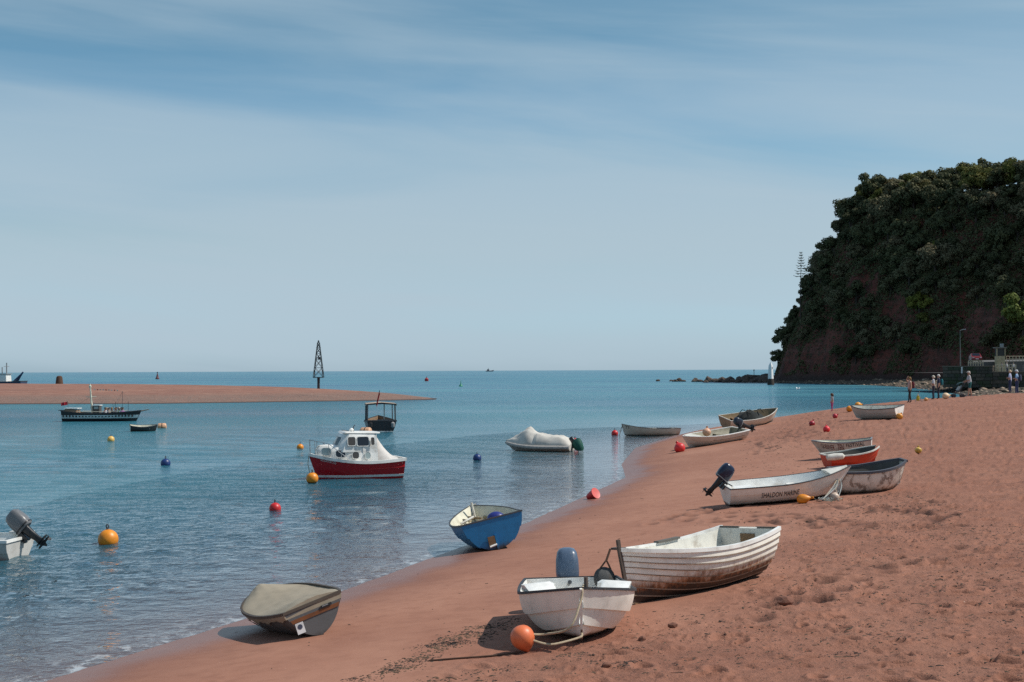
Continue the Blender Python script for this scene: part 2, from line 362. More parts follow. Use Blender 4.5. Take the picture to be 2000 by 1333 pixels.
def build_sea():
    X, Y = fan(9, 2600, 620, 22.5, 700, (3600, 5600, 9000, 16000, 32000, 60000))
    d = signed_d(X, Y, SHORE); near = Y < 400
    zb = np.where(near, beach_base(X, Y, d), -3.5); depth = np.maximum(0.0, -zb)
    rr, cc = X.shape
    cell = np.maximum(np.gradient(Y, axis=0), np.gradient(X, axis=1)*.7)
    rng = np.random.RandomState(3); Z = np.zeros_like(X)
    for i in range(46):
        lam = .22*(1.075**i)+.04*rng.rand(); th = R_(rng.normal(252, 33)); k = 2*math.pi/lam
        amp = .0135*lam**.9*(.7+.6*rng.rand())/(1+(lam/1.1)**1.7)
        if lam > 7: amp *= .5
        wgt = sstep(1.6, 3.6, lam/np.maximum(cell, 1e-6))
        ph = k*(X*math.cos(th)+Y*math.sin(th))+rng.rand()*6.28+1.3*fbm(X*.05+i, Y*.05, 90+i, 2)
        s = np.sin(ph); Z += amp*wgt*(s+.25*np.cos(2*ph))
    Z *= 1.0*sstep(.0, .55, depth)*.93+.05
    Z *= .75+.5*fbm(X*.03, Y*.06, 77, 3)
    shelter = sstep(.75, .05, depth)
    Z = np.where(Y > 1500, 0, Z)
    # inshore shelter of the rocky foot of the headland
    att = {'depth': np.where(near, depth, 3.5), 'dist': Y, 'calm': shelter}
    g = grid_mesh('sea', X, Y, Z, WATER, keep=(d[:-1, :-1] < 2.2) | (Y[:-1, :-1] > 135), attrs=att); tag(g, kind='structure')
    x, y = np.meshgrid(np.linspace(-400, 10, 60), np.linspace(-60, 9.02, 24)); dd = signed_d(x, y, SHORE); dep = np.maximum(0, -beach_base(x, y, dd))
    g = grid_mesh('sea_behind', x, y, x*0-.004, WATER, keep=dd[:-1, :-1] < 4, attrs={'depth': dep, 'dist': x*0+10, 'calm': sstep(.75, .05, dep)}); tag(g, kind='structure')
build_sea()
# sandbar across the channel
BAR = np.array([(-320, 172), (-140, 176), (-64.5, 179), (-45, 178), (-27, 187), (-17, 192), (-10.6, 196.5), (-10.8, 205), (-13.5, 217), (-23, 234), (-44, 254), (-80, 272), (-140, 285), (-320, 300)], float)
def bar_h(x, y):
    d = -signed_d(x, y, BAR)
    z = np.where(d > 0, 2.55*(1-np.exp(-np.maximum(d, 0)*.11/2.2)), .1*d)
    return z+(.05*fbm(x*.15, y*.15, 12, 3)+.03*fbm(x*.8, y*.8, 15, 3))*sstep(0, 6, d), d
def build_bar():
    x, y = np.meshgrid(np.concatenate([np.linspace(-300, -110, 50), np.linspace(-108, -6, 260)]), np.concatenate([np.linspace(168, 215, 170), np.linspace(216, 305, 60)]))
    z, d = bar_h(x, y)
    n = NT('shingle_bar'); v = n.coord(); zz = n.sepz(v)[2]
    a = n.noise(1, 5, .6, n.coord(scale=(.08, .5, 1))); b = n.noise(2.2, 5, .7, v); s = n.noise(1, 5, .65, n.coord(scale=(.4, 1.6, 4)))
    c = n.mix(n.rng(a, .35, .65), (.285, .130, .086), (.22, .098, .068)); c = n.mix(n.math('MULTIPLY', n.rng(b, .5, .75), .5), c, (.16, .082, .058)); c = n.mix(n.math('MULTIPLY', n.rng(s, .52, .66), .55), c, (.40, .235, .165))
    sh = n.math('MULTIPLY', n.rng(n.math('ADD', zz, n.math('MULTIPLY', n.math('SUBTRACT', a, .5), .5)), 1.25, .65), n.rng(n.noise(2.5, 5, .75, v), .36, .62, .30, 1.0))
    c = n.mix(sh, c, n.mix(n.rng(n.noise(9, 4, .7, v), .4, .6), (.085, .055, .045), (.26, .18, .14)))
    wl = n.math('MULTIPLY', n.rng(n.noise(1, 4, .6, n.coord(scale=(.12, 1.4, 3))), .60, .68), .7); c = n.mix(wl, c, (.07, .045, .035))
    c = n.mix(n.rng(zz, .16, .04), c, (.05, .033, .028))
    m = n.fin(c, .9, n.bump(b, .5, .12))
    tag(grid_mesh('sandbar', x, y, z, m, keep=d[:-1, :-1] > -6), kind='structure')
build_bar()
# headland
HEAD = np.array([(330, 225), (240, 268), (170, 292), (135, 312), (119, 332), (110, 354), (99, 376), (88, 402), (79, 424), (79.5, 436), (90, 462), (125, 505), (200, 540), (330, 560)], float)
PD = [-6, 0, 1.6, 4, 8.5, 15, 20.5, 26, 36, 62, 120]; PH = [-2, 0, 5, 12.5, 24.5, 36.5, 48, 54, 57, 58, 58]
def head_h(x, y):
    d = signed_d(x, y, HEAD)
    d2 = d+3.4*fbm(x*.055, y*.055, 201, 4)*sstep(.5, 10, d)+1.5*fbm(x*.2, y*.2, 207, 3)*sstep(0, 2, d)
    z = np.interp(d2, PD, PH)
    z = z+3.2*fbm(x*.03, y*.03, 211, 3)*sstep(20, 40, d)
    z = np.where(z > 0, z*(1-.07*sstep(98, 128, x)), z)
    return z, d
def hz(x, y): z, d = head_h(np.array([float(x)]), np.array([float(y)])); return float(z[0])
def build_headland():
    x, y = np.meshgrid(np.linspace(70, 205, 170), np.linspace(285, 520, 260)); z, d = head_h(x, y)
    n = NT('red_sandstone'); v = n.coord()
    st = n.noise(1, 5, .6, n.coord(scale=(.05, .05, .55))); gl = n.noise(1, 6, .65, n.coord(scale=(.30, .30, .05))); f = n.noise(.9, 6, .65, v)
    c = n.mix(n.rng(gl, .35, .68), (.165, .046, .030), (.080, .025, .019)); c = n.mix(n.math('MULTIPLY', n.rng(st, .5, .62), .6), c, (.17, .070, .052)); c = n.mix(n.math('MULTIPLY', n.rng(f, .5, .62), .75), c, (.022, .030, .014))
    c = n.mix(n.rng(n.math('ADD', n.sepz(v)[2], n.math('MULTIPLY', f, 4)), 6.5, 3.0), c, (.040, .024, .019))
    m = n.fin(c, .95, n.bump(n.math('ADD', gl, n.math('MULTIPLY', f, .5)), .9, 1.2))
    tag(grid_mesh('headland', x, y, z, m, keep=d[:-1, :-1] > -4), kind='structure')
    X, Y = np.meshgrid(np.linspace(204, 330, 30), np.linspace(215, 520, 70)); Z, D = head_h(X, Y)
    tag(grid_mesh('hillside', X, Y, Z, m, keep=D[:-1, :-1] > -4), kind='structure')
build_headland()
# rocky foreshore under the headland
ROCKY = np.array([(60, 120), (56, 150), (61, 190), (68, 216), (75, 245), (86, 308), (88, 350), (80, 405), (73, 430), (74, 455), (90, 480)], float)
def shore_h(x, y):
    d = signed_d(x, y, ROCKY)
    z = np.where(d > 0, 1.5*(1-np.exp(-np.maximum(d, 0)*.09)), d*.12)
    return z+(.30*fbm(x*.45, y*.45, 301, 4, .6)+.10*vnoise(x*1.9, y*1.9, 305))*sstep(-1, 3, d), d
def build_foreshore():
    x, y = np.meshgrid(np.linspace(52, 150, 250), np.linspace(140, 470, 420)); z, d = shore_h(x, y)
    n = NT('weedy_rock'); v = n.coord(); a = n.noise(.5, 5, .65, v); b = n.noise(2.4, 5, .7, v)
    c = n.mix(n.rng(a, .38, .62), (.105, .068, .046), (.055, .046, .024)); c = n.mix(n.math('MULTIPLY', n.rng(b, .52, .72), .8), c, (.27, .185, .13)); c = n.mix(n.rng(n.sepz(v)[2], .32, .08), c, (.022, .018, .014))
    m = n.fin(c, .85, n.bump(b, .8, .3)); tag(grid_mesh('rocky_foreshore', x, y, z, m, keep=(d[:-1, :-1] > -3) & (signed_d(x, y, HEAD)[:-1, :-1] < 3)), kind='structure')
build_foreshore()
# ---------------------------------------------------------------- boats: hull lines
class Hull:
    """Hull lines. +X bow, +Y port, +Z up, origin under the middle of the keel."""
    def __init__(s, L, B, D, tw=.75, um=.42, wb=0.0, e=2.3, sb=.15, ss=.04, rake=.25, trake=.05, rise=.10, rocker=.03, vee=.25, full=.8, bowv=1.0, th=.022, floor=.05):
        s.__dict__.update(locals())
    def b(s, u):
        if u < s.um: w = s.tw+(1-s.tw)*(1-((s.um-u)/s.um)**2)
        else: w = s.wb+(1-s.wb)*(1-((u-s.um)/(1-s.um))**s.e)
        return s.B/2*max(w, 0)
    def zs(s, u): return s.D+s.sb*max(0, (u-.35)/.65)**2+s.ss*max(0, (.45-u)/.45)**2
    def zk(s, u): return s.rocker*abs(2*u-1)**3+s.rise*max(0, (u-.68)/.32)**2.2
    def sec(s, u, v):
        t = v*math.pi/2; w = s.bowv*(sst(.45, 1, u)); wv = s.vee*(1-w)
        y0, z0 = math.sin(t)**s.full, 1-math.cos(t); y1, z1 = v**.85, v
        q = min(1, w+wv); return y0*(1-q)+y1*q, z0*(1-q)+z1*q
    def p(s, u, v, side=1, inset=0.0, lift=0.0, out=0.0):
        y, z = s.sec(u, v); zk = s.zk(u)+lift; H = s.zs(u)-zk; bb = max(s.b(u)-inset, 0)
        zr = z; x = s.L*(u-.5)+s.rake*(zr-1)*sst(.62, 1, u)-s.trake*zr*(1-sst(0, .3, u))
        yy = bb*y; zz = zk+H*z
        if out:                                    # push along the section normal
            y2, z2 = s.sec(u, min(1, v+.02)); y1, z1 = s.sec(u, max(0, v-.02))
            ty, tz = bb*(y2-y1), H*(z2-z1); l = math.hypot(ty, tz) or 1; yy += out*tz/l; zz -= out*ty/l
        return (x, side*max(yy, 0), zz)
def sst(a, b, x):
    t = min(1, max(0, (x-a)/(b-a))); return t*t*(3-2*t)
def vlist(h, strakes, nv, lap):
    if not strakes: return [(i/nv, 0) for i in range(nv+1)]
    out = []
    for k in range(strakes):
        m = max(2, nv//strakes)
        for i in range(m+1):
            t = i/m; out.append(((k+t)/strakes, lap*(1-t) if k else 0))
    return out
def hull_shell(h, nu=30, nv=12, strakes=0, lap=.012, inner=True):
    """outer skin and inner skin joined over the sheer; (mb_outer, mb_inner)"""
    vl = vlist(h, strakes, nv, lap); us = [1-(1-i/nu)**1.25 for i in range(nu+1)]
    def ring(u, ins, lift, outer):
        if outer: L_ = [h.p(u, v, 1, 0, 0, o) for v, o in vl]
        else: L_ = [h.p(u, i/nv, 1, ins, lift) for i in range(nv+1)]
        return [(x, -y, z) for x, y, z in L_[::-1]]+L_[1:]
    mo = MB(); R = [ring(u, 0, 0, True) for u in us]; mo.loft(R, cap=False, close=False)
    mo.add(R[0], [tuple(range(len(R[0])))])
    mi = MB()
    if inner:
        ui = [max(u, .022) for u in us[:-1]]+[.985]; ui = sorted(set(ui)); Q = [ring(u, h.th, h.floor, False) for u in ui]; mi.loft(Q, cap=False, close=False)
        mi.add(Q[0], [tuple(range(len(Q[0])))])
        for s in (0, -1):                                    # sheer edge
            a = [h.p(u, 1, -1 if s == 0 else 1) for u in us]; b = [h.p(max(.022, min(.985, u)), 1, -1 if s == 0 else 1, h.th, h.floor) for u in us]
            mi.loft([[p, q] for p, q in zip(a, b)], cap=False, close=False)
        a = [(x, y, z) for x, y, z in (R[0][0], R[0][-1])]; b = [Q[0][0], Q[0][-1]]
        mi.add([a[0], a[1], b[1], b[0]], [(0, 1, 2, 3)])
    return mo, mi
def rail(h, w=.03, t=.03, off=.004, u0=0.0, u1=1.0, n=34, side=1, lift=0.0, v=1.0):
    """rubbing strake along the sheer"""
    m = MB(); rings = []
    for i in range(n+1):
        u = u0+(u1-u0)*i/n; x, y, z = h.p(u, v, 1, 0, 0); z += lift
        rings.append([(x, side*(y+off+w*.5), z-t/2), (x, side*(y+off+w*.5), z+t/2), (x, side*max(y-w*.5, 0), z+t/2+.003), (x, side*max(y-w*.5, 0), z-t/2)])
    m.loft(rings); return m
def zband(h, z0, z1, side, out=.012, n=40):
    """level painted stripe between two heights, laid on the hull skin"""
    def vz(u, z):
        a, b = 0.0, 1.0
        for _ in range(22):
            m = (a+b)/2
            if h.p(u, m)[2] < z: a = m
            else: b = m
        return a
    R = []
    for i in range(n+1):
        u = .999*i/n; a, b = vz(u, z0), vz(u, z1); R.append([h.p(u, a, side, 0, 0, out), h.p(u, b, side, 0, 0, out), h.p(u, b, side, 0, 0, -.004), h.p(u, a, side, 0, 0, -.004)])
    m = MB(); m.loft(R); return m
def thwart(h, u, w=.2, z=None, t=.025):
    zz = z if z is not None else h.zs(u)*.68
    vv = .5
    for k in range(40):
        v = k/39
        if h.p(u, v, 1, h.th, h.floor)[2] >= zz: vv = v; break
    y = h.p(u, vv, 1, h.th, h.floor)[1]-.004; x = h.L*(u-.5)
    return MB().box((x, 0, zz), (w, 2*y, t))
def keel_strip(h, w=.03, dpt=.035, u0=.0, u1=1.0, n=30):
    m = MB(); R = []
    for i in range(n+1):
        u = u0+(u1-u0)*i/n; x, y, z = h.p(u, 0); R.append([(x, -w/2, z-dpt), (x, w/2, z-dpt), (x, w/2, z+.01), (x, -w/2, z+.01)])
    x, y, z = h.p(1, 0); 
    if u1 >= 1 and h.wb < .02:
        for v in (.25, .5, .75, 1.0):
            a, b, c = h.p(1, v); R.append([(a+dpt*.7, -w/2, c-.01), (a+dpt*.7, w/2, c-.01), (a-.012, w/2, c+.01), (a-.012, -w/2, c+.01)])
    m.loft(R); return m
def transom_panel(h, t=.02, out=.006, lo=.05):
    """a separate panel laid on the flat stern"""
    n = 14; f = [h.p(0, lo+(1-lo)*i/n, 1, 0) for i in range(n+1)]; ring = [(x-out, -y*.985, z) for x, y, z in f[::-1]]+[(x-out, y*.985, z) for x, y, z in f]
    ring2 = [(x+t, y, z) for x, y, z in ring]; m = MB(); m.loft([ring2, ring]); return m
def hull_text(h, s, u0, u1, v0, v1, side, mat, parent, out=.012):
    cu = bpy.data.curves.new('lettering', 'FONT'); cu.body = s; cu.resolution_u = 2; ob = bpy.data.objects.new('lettering', cu); COL.objects.link(ob)
    bpy.context.view_layer.update(); me = bpy.data.meshes.new_from_object(ob.evaluated_get(bpy.context.evaluated_depsgraph_get())); bpy.data.objects.remove(ob)
    xs = [v.co.x for v in me.vertices]; ys = [v.co.y for v in me.vertices]; a, b, c, d = min(xs), max(xs), min(ys), max(ys)
    bm = bmesh.new(); bm.from_mesh(me); bmesh.ops.triangulate(bm, faces=bm.faces); bmesh.ops.subdivide_edges(bm, edges=[e for e in bm.edges if e.calc_length() > .25], cuts=1); bm.to_mesh(me); bm.free()
    for v in me.vertices:
        u = u0+(u1-u0)*(v.co.x-a)/(b-a); w = v0+(v1-v0)*(v.co.y-c)/(d-c); v.co = h.p(u, w, side, 0, 0, out)
    me.materials.append(mat); return link('lettering', me, parent)
def flat_text(name, s, w, hgt, mat, parent=None, thick=.004):
    cu = bpy.data.curves.new(name, 'FONT'); cu.body = s; cu.resolution_u = 2; cu.extrude = .0; ob = bpy.data.objects.new(name, cu); COL.objects.link(ob)
    bpy.context.view_layer.update(); me = bpy.data.meshes.new_from_object(ob.evaluated_get(bpy.context.evaluated_depsgraph_get())); bpy.data.objects.remove(ob)
    xs = [v.co.x for v in me.vertices]; ys = [v.co.y for v in me.vertices]; a, b, c, d = min(xs), max(xs), min(ys), max(ys)
    for v in me.vertices: v.co = ((v.co.x-a)/(b-a)*w-w/2, (v.co.y-c)/(d-c)*hgt, 0)
    me.materials.append(mat); return link(name, me, parent)
def settle(root, h, x, y, heading, heel=0, pitch=None, sink=.03, dz=0):
    """rest a boat on the sand: heading = (dx, dy) of the bow, heel in degrees (+ leans to starboard)"""
    yaw = math.atan2(heading[1], heading[0]); c, s = math.cos(yaw), math.sin(yaw); k = .33*h.L
    if pitch is None: pitch = -math.degrees(math.atan2(gz(x+c*k, y+s*k)-gz(x-c*k, y-s*k), 2*k))
    M = Matrix.Rotation(yaw, 4, 'Z') @ Matrix.Rotation(R_(pitch), 4, 'Y') @ Matrix.Rotation(R_(heel), 4, 'X')
    P = [M @ Vector(h.p(u, v, sd)) for u in (.02, .2, .4, .6, .8, .95) for v in (0, .15, .3, .5, .75, 1) for sd in (1, -1)]
    xs = np.array([p.x+x for p in P]); ys = np.array([p.y+y for p in P]); z = beach_full(xs, ys)[0]
    lo = max(float(zz)-p.z for p, zz in zip(P, z))
    root.matrix_world = Matrix.Translation((x, y, lo-sink+dz)) @ M; return root
def float_at(root, x, y, heading, draft, heel=0, pitch=0):
    yaw = math.atan2(heading[1], heading[0])
    root.matrix_world = Matrix.Translation((x, y, -draft)) @ Matrix.Rotation(yaw, 4, 'Z') @ Matrix.Rotation(R_(pitch), 4, 'Y') @ Matrix.Rotation(R_(heel), 4, 'X'); return root
def rrect(cx, cz, w, h_, r, n=5):
    P = []
    for (sx, sz, a0) in ((1, 1, 0), (-1, 1, 90), (-1, -1, 180), (1, -1, 270)):
        for i in range(n+1):
            a = R_(a0+90*i/n); P.append((cx+sx*(w/2-r)+r*math.cos(a), cz+sz*(h_/2-r)+r*math.sin(a)))
    return P
def super_ring(cx, cy, z, a, b, n=20, k=3.2):
    P = []
    for i in range(n):
        t = 2*math.pi*i/n; c, s = math.cos(t), math.sin(t); P.append((cx+a*math.copysign(abs(c)**(2/k), c), cy+b*math.copysign(abs(s)**(2/k), s), z))
    return P
# outboard motor: origin at the clamp on the transom top, -X astern
def outboard(parent, loc, sc=1.0, tilt=0, cowl_mat=None, leg_mat=None, turn=0, tiller=True, tilt_only_leg=False, trim=None, short=1.0, head=1.0):
    M = Matrix.Translation(loc) @ Matrix.Rotation(R_(turn), 4, 'Z') @ Matrix.Rotation(R_(tilt), 4, 'Y') @ Matrix.Scale(sc, 4)
    def T(mb): mb.v = [tuple(M @ Vector((p[0], p[1], p[2] if p[2] > -.1 else -.1+(p[2]+.1)*short))) for p in mb.v]; return mb
    m = MB(); m.box((-.03, 0, -.04), (.05, .16, .2)); m.box((.045, 0, -.06), (.03, .13, .14)); m.box((0, 0, .055), (.12, .15, .03))
    m.loft([super_ring(-.15, 0, .06, .085, .06), super_ring(-.15, 0, -.1, .075, .05), super_ring(-.165, 0, -.34, .06, .034), super_ring(-.17, 0, -.52, .075, .026)])
    m.loft([super_ring(-.19, 0, -.505, .15, .075, 16, 2.4), super_ring(-.19, 0, -.52, .15, .075, 16, 2.4)])
    R = [[(x, .038*r*math.cos(a), -.62+.045*r*math.sin(a)) for a in (2*math.pi*i/12 for i in range(12))] for x, r in ((-.02, .05), (-.06, .7), (-.14, 1), (-.24, .95), (-.29, .75))]
    m.loft(R); m.loft([super_ring(-.17, 0, -.52, .07, .02), super_ring(-.17, 0, -.62, .06, .018)])
    m.add([(-.12, -.006, -.64), (-.22, -.006, -.64), (-.20, -.006, -.76), (-.17, -.006, -.78), (-.12, .006, -.64), (-.22, .006, -.64), (-.20, .006, -.76), (-.17, .006, -.78)], [(0, 1, 2, 3), (7, 6, 5, 4), (0, 4, 5, 1), (1, 5, 6, 2), (2, 6, 7, 3), (3, 7, 4, 0)])
    leg = T(m).build('outboard_motor', leg_mat, parent)
    c = MB(); prof = [(.06, .13, .095), (.085, .155, .115), (.2, .165, .125), (.32, .155, .12), (.40, .135, .105), (.435, .10, .08), (.448, .05, .04)]
    c.loft([super_ring(-.155-.02*(z-.06)/.4, 0, .06+(z-.06)*head, a*head, b*head, 24, 3.4) for z, a, b in prof]); T(c).build('cowl', cowl_mat, leg)
    if trim is not None:
        t = MB(); t.loft([super_ring(-.155, 0, .09, .163*head, .123*head, 24, 3.4), super_ring(-.155, 0, .115, .167*head, .127*head, 24, 3.4)]); T(t).build('cowl_band', trim, leg)
    p = MB()
    for k in range(3):
        a = 2*math.pi*k/3+.4; q = []
        for r, w, tw in ((.03, .02, .5), (.07, .05, .35), (.105, .045, .2), (.125, .015, .1)):
            for s_ in (-1, 1): q.append((-.305+s_*w*math.sin(tw), r*math.cos(a)-s_*w*math.sin(a)*math.cos(tw), -.62+r*math.sin(a)+s_*w*math.cos(a)*math.cos(tw)))
        V = q+[(x-.008, y, z) for x, y, z in q]; F = []
        for i in range(3): F += [(2*i, 2*i+1, 2*i+3, 2*i+2), (8+2*i, 8+2*i+2, 8+2*i+3, 8+2*i+1)]
        F += [(0, 2, 10, 8), (2, 4, 12, 10), (4, 6, 14, 12), (1, 9, 11, 3), (3, 11, 13, 5), (5, 13, 15, 7), (6, 7, 15, 14)]
        p.add(V, F)
    p.lathe([(.028, 0), (.03, .03), (.012, .06)], 10, (-.285, 0, -.62), Matrix.Rotation(R_(-90), 3, 'Y')); T(p).build('propeller', leg_mat, leg)
    if tiller:
        t = MB(); t.tube([(.0, 0, .07), (.12, 0, .10), (.32, 0, .13)], [.016, .015, .014], 8); t.tube([(.30, 0, .127), (.44, 0, .148)], .021, 8); T(t).build('tiller', leg_mat, leg)
    return leg
def rope(name, pts, r, mat, parent=None, n=7, sub=6):
    """smooth rope through points"""
    P = [Vector(p) for p in pts]; Q = []
    for i in range(len(P)-1):
        a, b, c, d = P[max(i-1, 0)], P[i], P[i+1], P[min(i+2, len(P)-1)]
        for k in range(sub):
            t = k/sub; Q.append(.5*((2*b)+(c-a)*t+(2*a-5*b+4*c-d)*t*t+(3*b-a-3*c+d)*t**3))
    Q.append(P[-1]); m = MB(); m.tube(Q, r, n); return m.build(name, mat, parent)
WHITE = paint((.88, .86, .81), .38, .30, (.33, .24, .15), 3); OFFW = paint((.72, .69, .61), .5, .4, (.28, .19, .11), 4); CREAM = paint((.70, .66, .52), .5, .3, (.30, .22, .12), 4)
BLACK = paint((.02, .021, .024), .35, .3, (.10, .07, .05), 5); DKGREY = paint((.07, .072, .078), .5, .3); GREY = paint((.30, .30, .30), .5, .3); RUBBER = paint((.035, .038, .045), .6, .3, (.2, .16, .12))
WOOD = paint((.20, .115, .055), .6, .4, (.07, .04, .02), 8); VARN = paint((.36, .12, .035), .35, .3, (.1, .04, .02), 6); STEEL = paint((.55, .56, .57), .3, .1, metal=.9)
ROPE = paint((.50, .40, .27), .9, .4, (.2, .13, .07), 30); DROPE = paint((.13, .10, .08), .9, .3, scale=30); CHAIN = paint((.10, .05, .03), .8, .5, scale=30)
# ---------------------------------------------------------------- boats on the beach and afloat
def dinghy(name, h, hull_m, in_m, rail_m, strakes=0, lap=.012, thwarts=(.32, .62), seat_m=None, rail_w=.035, rail_t=.035, keel_m=None, rail_lift=0.0):
    root = empty(name); mo, mi = hull_shell(h, 34, 12, strakes, lap)
    hl = mo.build('hull', hull_m, root, sharp=.5); mi.build('inner_skin', in_m, root)
    for s in (1, -1): rail(h, rail_w, rail_t, side=s, lift=rail_lift).build('gunwale', rail_m, root)
    y = h.p(0, 1)[1]; x, _, z = h.p(0, 1); MB().box((x+.004, 0, z+rail_lift), (rail_w, 2*y+rail_w, rail_t)).build('transom_rail', rail_m, root)
    for u in thwarts: thwart(h, u).build('thwart', seat_m or in_m, root)
    keel_strip(h).build('keel', keel_m or hull_m, root)
    return root
def transom_strip(h, v0, v1, out=.012, y0=0, y1=1):
    n = 10; x, _, z = h.p(0, 1); a = [h.p(0, v0+(v1-v0)*i/n) for i in range(n+1)]; R = []
    for q in a: R.append([(q[0]-out, -q[1]*.97, q[2]), (q[0]-out, q[1]*.97, q[2]), (q[0]+.005, q[1]*.97, q[2]), (q[0]+.005, -q[1]*.97, q[2])])
    m = MB(); m.loft(R); return m
def cover(h, ridge, skirt=.85, nu=40, nv=22, seed=1, wr=.012, u0=0.0, u1=1.0):
    """canvas stretched over the gunwales with sagging and creases"""
    R = []; rng = random.Random(seed)
    for i in range(nu+1):
        u = u0+(u1-u0)*i/nu; bw = h.b(u); P = []
        sk = skirt+.03*math.sin(u*37+seed)+.02*math.sin(u*83)
        for v in (sk, .93, 1.0): P.append(h.p(u, v, -1, 0, 0, .02))
        x, y, z = h.p(u, 1)
        for k in range(1, nv):
            t = -1+2*k/nv; hgt = ridge(u, t); n_ = wr*(math.sin(u*26+t*7+seed)*.6+math.sin(u*61-t*13)*.4+math.sin(t*19+u*9)*.4)*(1-t*t)**.5
            P.append((x, t*(y+.02), z+.012+hgt+n_))
        for v in (1.0, .93, sk): P.append(h.p(u, v, 1, 0, 0, .02))
        R.append(P)
    m = MB(); m.loft(R, cap=False, close=False); m.add(R[0], [tuple(range(len(R[0])))]); return m
HB = {}
# A: grey dinghy under a tan canvas cover
h = Hull(2.45, 1.18, .46, tw=.74, um=.40, e=3.2, sb=.11, ss=.05, rake=.22, rise=.12, vee=.45, trake=.03)
gryA = stained((.110, .112, .115), (.06, .055, .05), .0, .10, (.02, .02, .02), .7)
A = dinghy('covered_dinghy', h, gryA, WOOD, paint((.085, .065, .05), .6, .3), rail_w=.03, rail_t=.04, thwarts=())
def rA(u, t): return (.03+.08*sst(.55, .93, u)*(1-sst(.93, 1.0, u)*.8)+.05*math.exp(-((u-.1)/.14)**2))*(1-abs(t)**1.7)-.02*math.sin(math.pi*u)
TAN = paint((.36, .30, .22), .9, .14, (.20, .16, .11), 2, .3)
cv = cover(h, rA, .86, seed=3, wr=.005).build('canvas_cover', TAN, A, sharp=1.5)
for k in range(7):
    u = .06+.13*k
    for s in (1, -1): m = MB(); m.tube([h.p(u, .86, s, 0, 0, .03), h.p(u, .6, s, 0, 0, .015), h.p(u+.02, .4, s, 0, 0, .012)], .004, 5); m.build('tie_cord', DROPE, A)
transom_strip(h, .70, .79).build('transom_board', paint((.20, .075, .03), .4, .5, (.05, .03, .02), 4), A)
x, _, z = h.p(0, .8); m = MB(); m.box((x-.02, -.18, z+.02), (.02, .16, .035)); m.build('hand_hole', BLACK, A); MB().box((x-.032, -.16, z+.028), (.006, .09, .012)).build('hole_rim', STEEL, A)
x, _, z = h.p(0, .52); MB().box((x-.016, .27, z+.015), (.008, .12, .155)).build('sticker', paint((.72, .72, .72), .5, .2), A); MB().lathe([(.036, 0), (.036, .003)], 16, (x-.021, .27, z+.035), Matrix.Rotation(R_(-90), 3, 'Y')).build('emblem', paint((.05, .06, .10), .5, .1), A)
x, _, z = h.p(0, 0); MB().add([(x, -.015, z), (x+.5, -.015, z-.01), (x+.02, -.015, z-.10), (x, .015, z), (x+.5, .015, z-.01), (x+.02, .015, z-.10)], [(0, 1, 2), (5, 4, 3), (0, 3, 4, 1), (1, 4, 5, 2), (2, 5, 3, 0)]).build('skeg', gryA, A)
tag(A, 'grey dinghy under a tan canvas cover, tilted at the water edge', 'boat', 'small boats drawn up on the beach')
settle(A, h, -3.24, 21.15, (-.46, .89), -17)
# B: blue boat
h = Hull(3.2, 1.50, .66, tw=.90, um=.38, e=2.6, sb=.20, ss=.06, rake=.3, vee=.30, trake=.04, full=.72)
BLUE = stained((.012, .19, .42), (.07, .045, .025), .02, .20, (.025, .018, .012), .9, .40)
B = dinghy('blue_boat', h, BLUE, CREAM, DKGREY, strakes=3, lap=.02, thwarts=(.30, .66), seat_m=WOOD, rail_w=.03, rail_t=.03)
x, _, z = h.p(0, .02); MB().box((x-.03, 0, z+.16), (.06, .05, .34)).build('stern_post', BLUE, B); MB().box((x-.05, .11, z+.20), (.04, .15, .22)).build('motor_pad', WOOD, B); m = MB(); m.tube([(x-.06, .02, z+.12), (x-.09, .18, z+.10)], .022, 8); m.build('exhaust_pipe', WHITE, B)
m = MB(); x, _, z = h.p(.93, 1); m.tube([(x-.12, 0, z-.25), (x-.12, 0, z+.13)], .028, 8); m.tube([(x-.12, -.10, z+.07), (x-.12, .10, z+.07)], .014, 6); m.build('mooring_post', OFFW, B)
tag(B, 'bright blue open boat with cream inside, lying heeled on the sand', 'boat', 'small boats drawn up on the beach')
settle(B, h, -.55, 32.2, (-.16, .99), -13)
HB['B'] = (h, B)
# C: white dinghy, bow to the camera, outboard astern
h = Hull(3.2, 1.48, .50, tw=.86, um=.52, e=4.0, sb=.20, ss=.0, rake=.22, rise=.06, vee=.12, full=.55, trake=.04, bowv=.55)
WC = stained((.92, .88, .79), (.30, .20, .14), .07, .13, (.03, .022, .018), .95, .42)
C = dinghy('white_dinghy', h, WC, WHITE, RUBBER, strakes=3, lap=.034, thwarts=(.16, .5), rail_w=.036, rail_t=.03)
for s in (1, -1):
    R = []
    for u in (.50, .56, .66, .74, .80):
        x, y, z = h.p(u, 1); hh = .13 if .52 < u < .78 else .03; yi = y-.46 if u < .7 else y-.40
        R.append([(x, s*(y-.10), z-.10), (x, s*(y-.035), z+hh*.75), (x, s*(yi+.06), z+hh), (x, s*yi, z+hh-.03), (x, s*yi, z-.10)])
    MB().loft(R).build('side_locker', WHITE, C)
motC = paint((.085, .125, .19), .32, .2, (.2, .2, .22)); x, _, z = h.p(0, 1)
outboard(C, (x-.01, -.03, z-.20), 1.35, 0, motC, DKGREY, tiller=True, trim=GREY)
x, _, z = h.p(1, .95); m = MB(); m.tube([(x-.06, -.05, z), (x-.06, .05, z)], .02, 8); m.tube([(x-.08, .07, z-.02), (x-.08, .07, z+.16)], .026, 8); m.build('bow_cleat', DROPE, C)
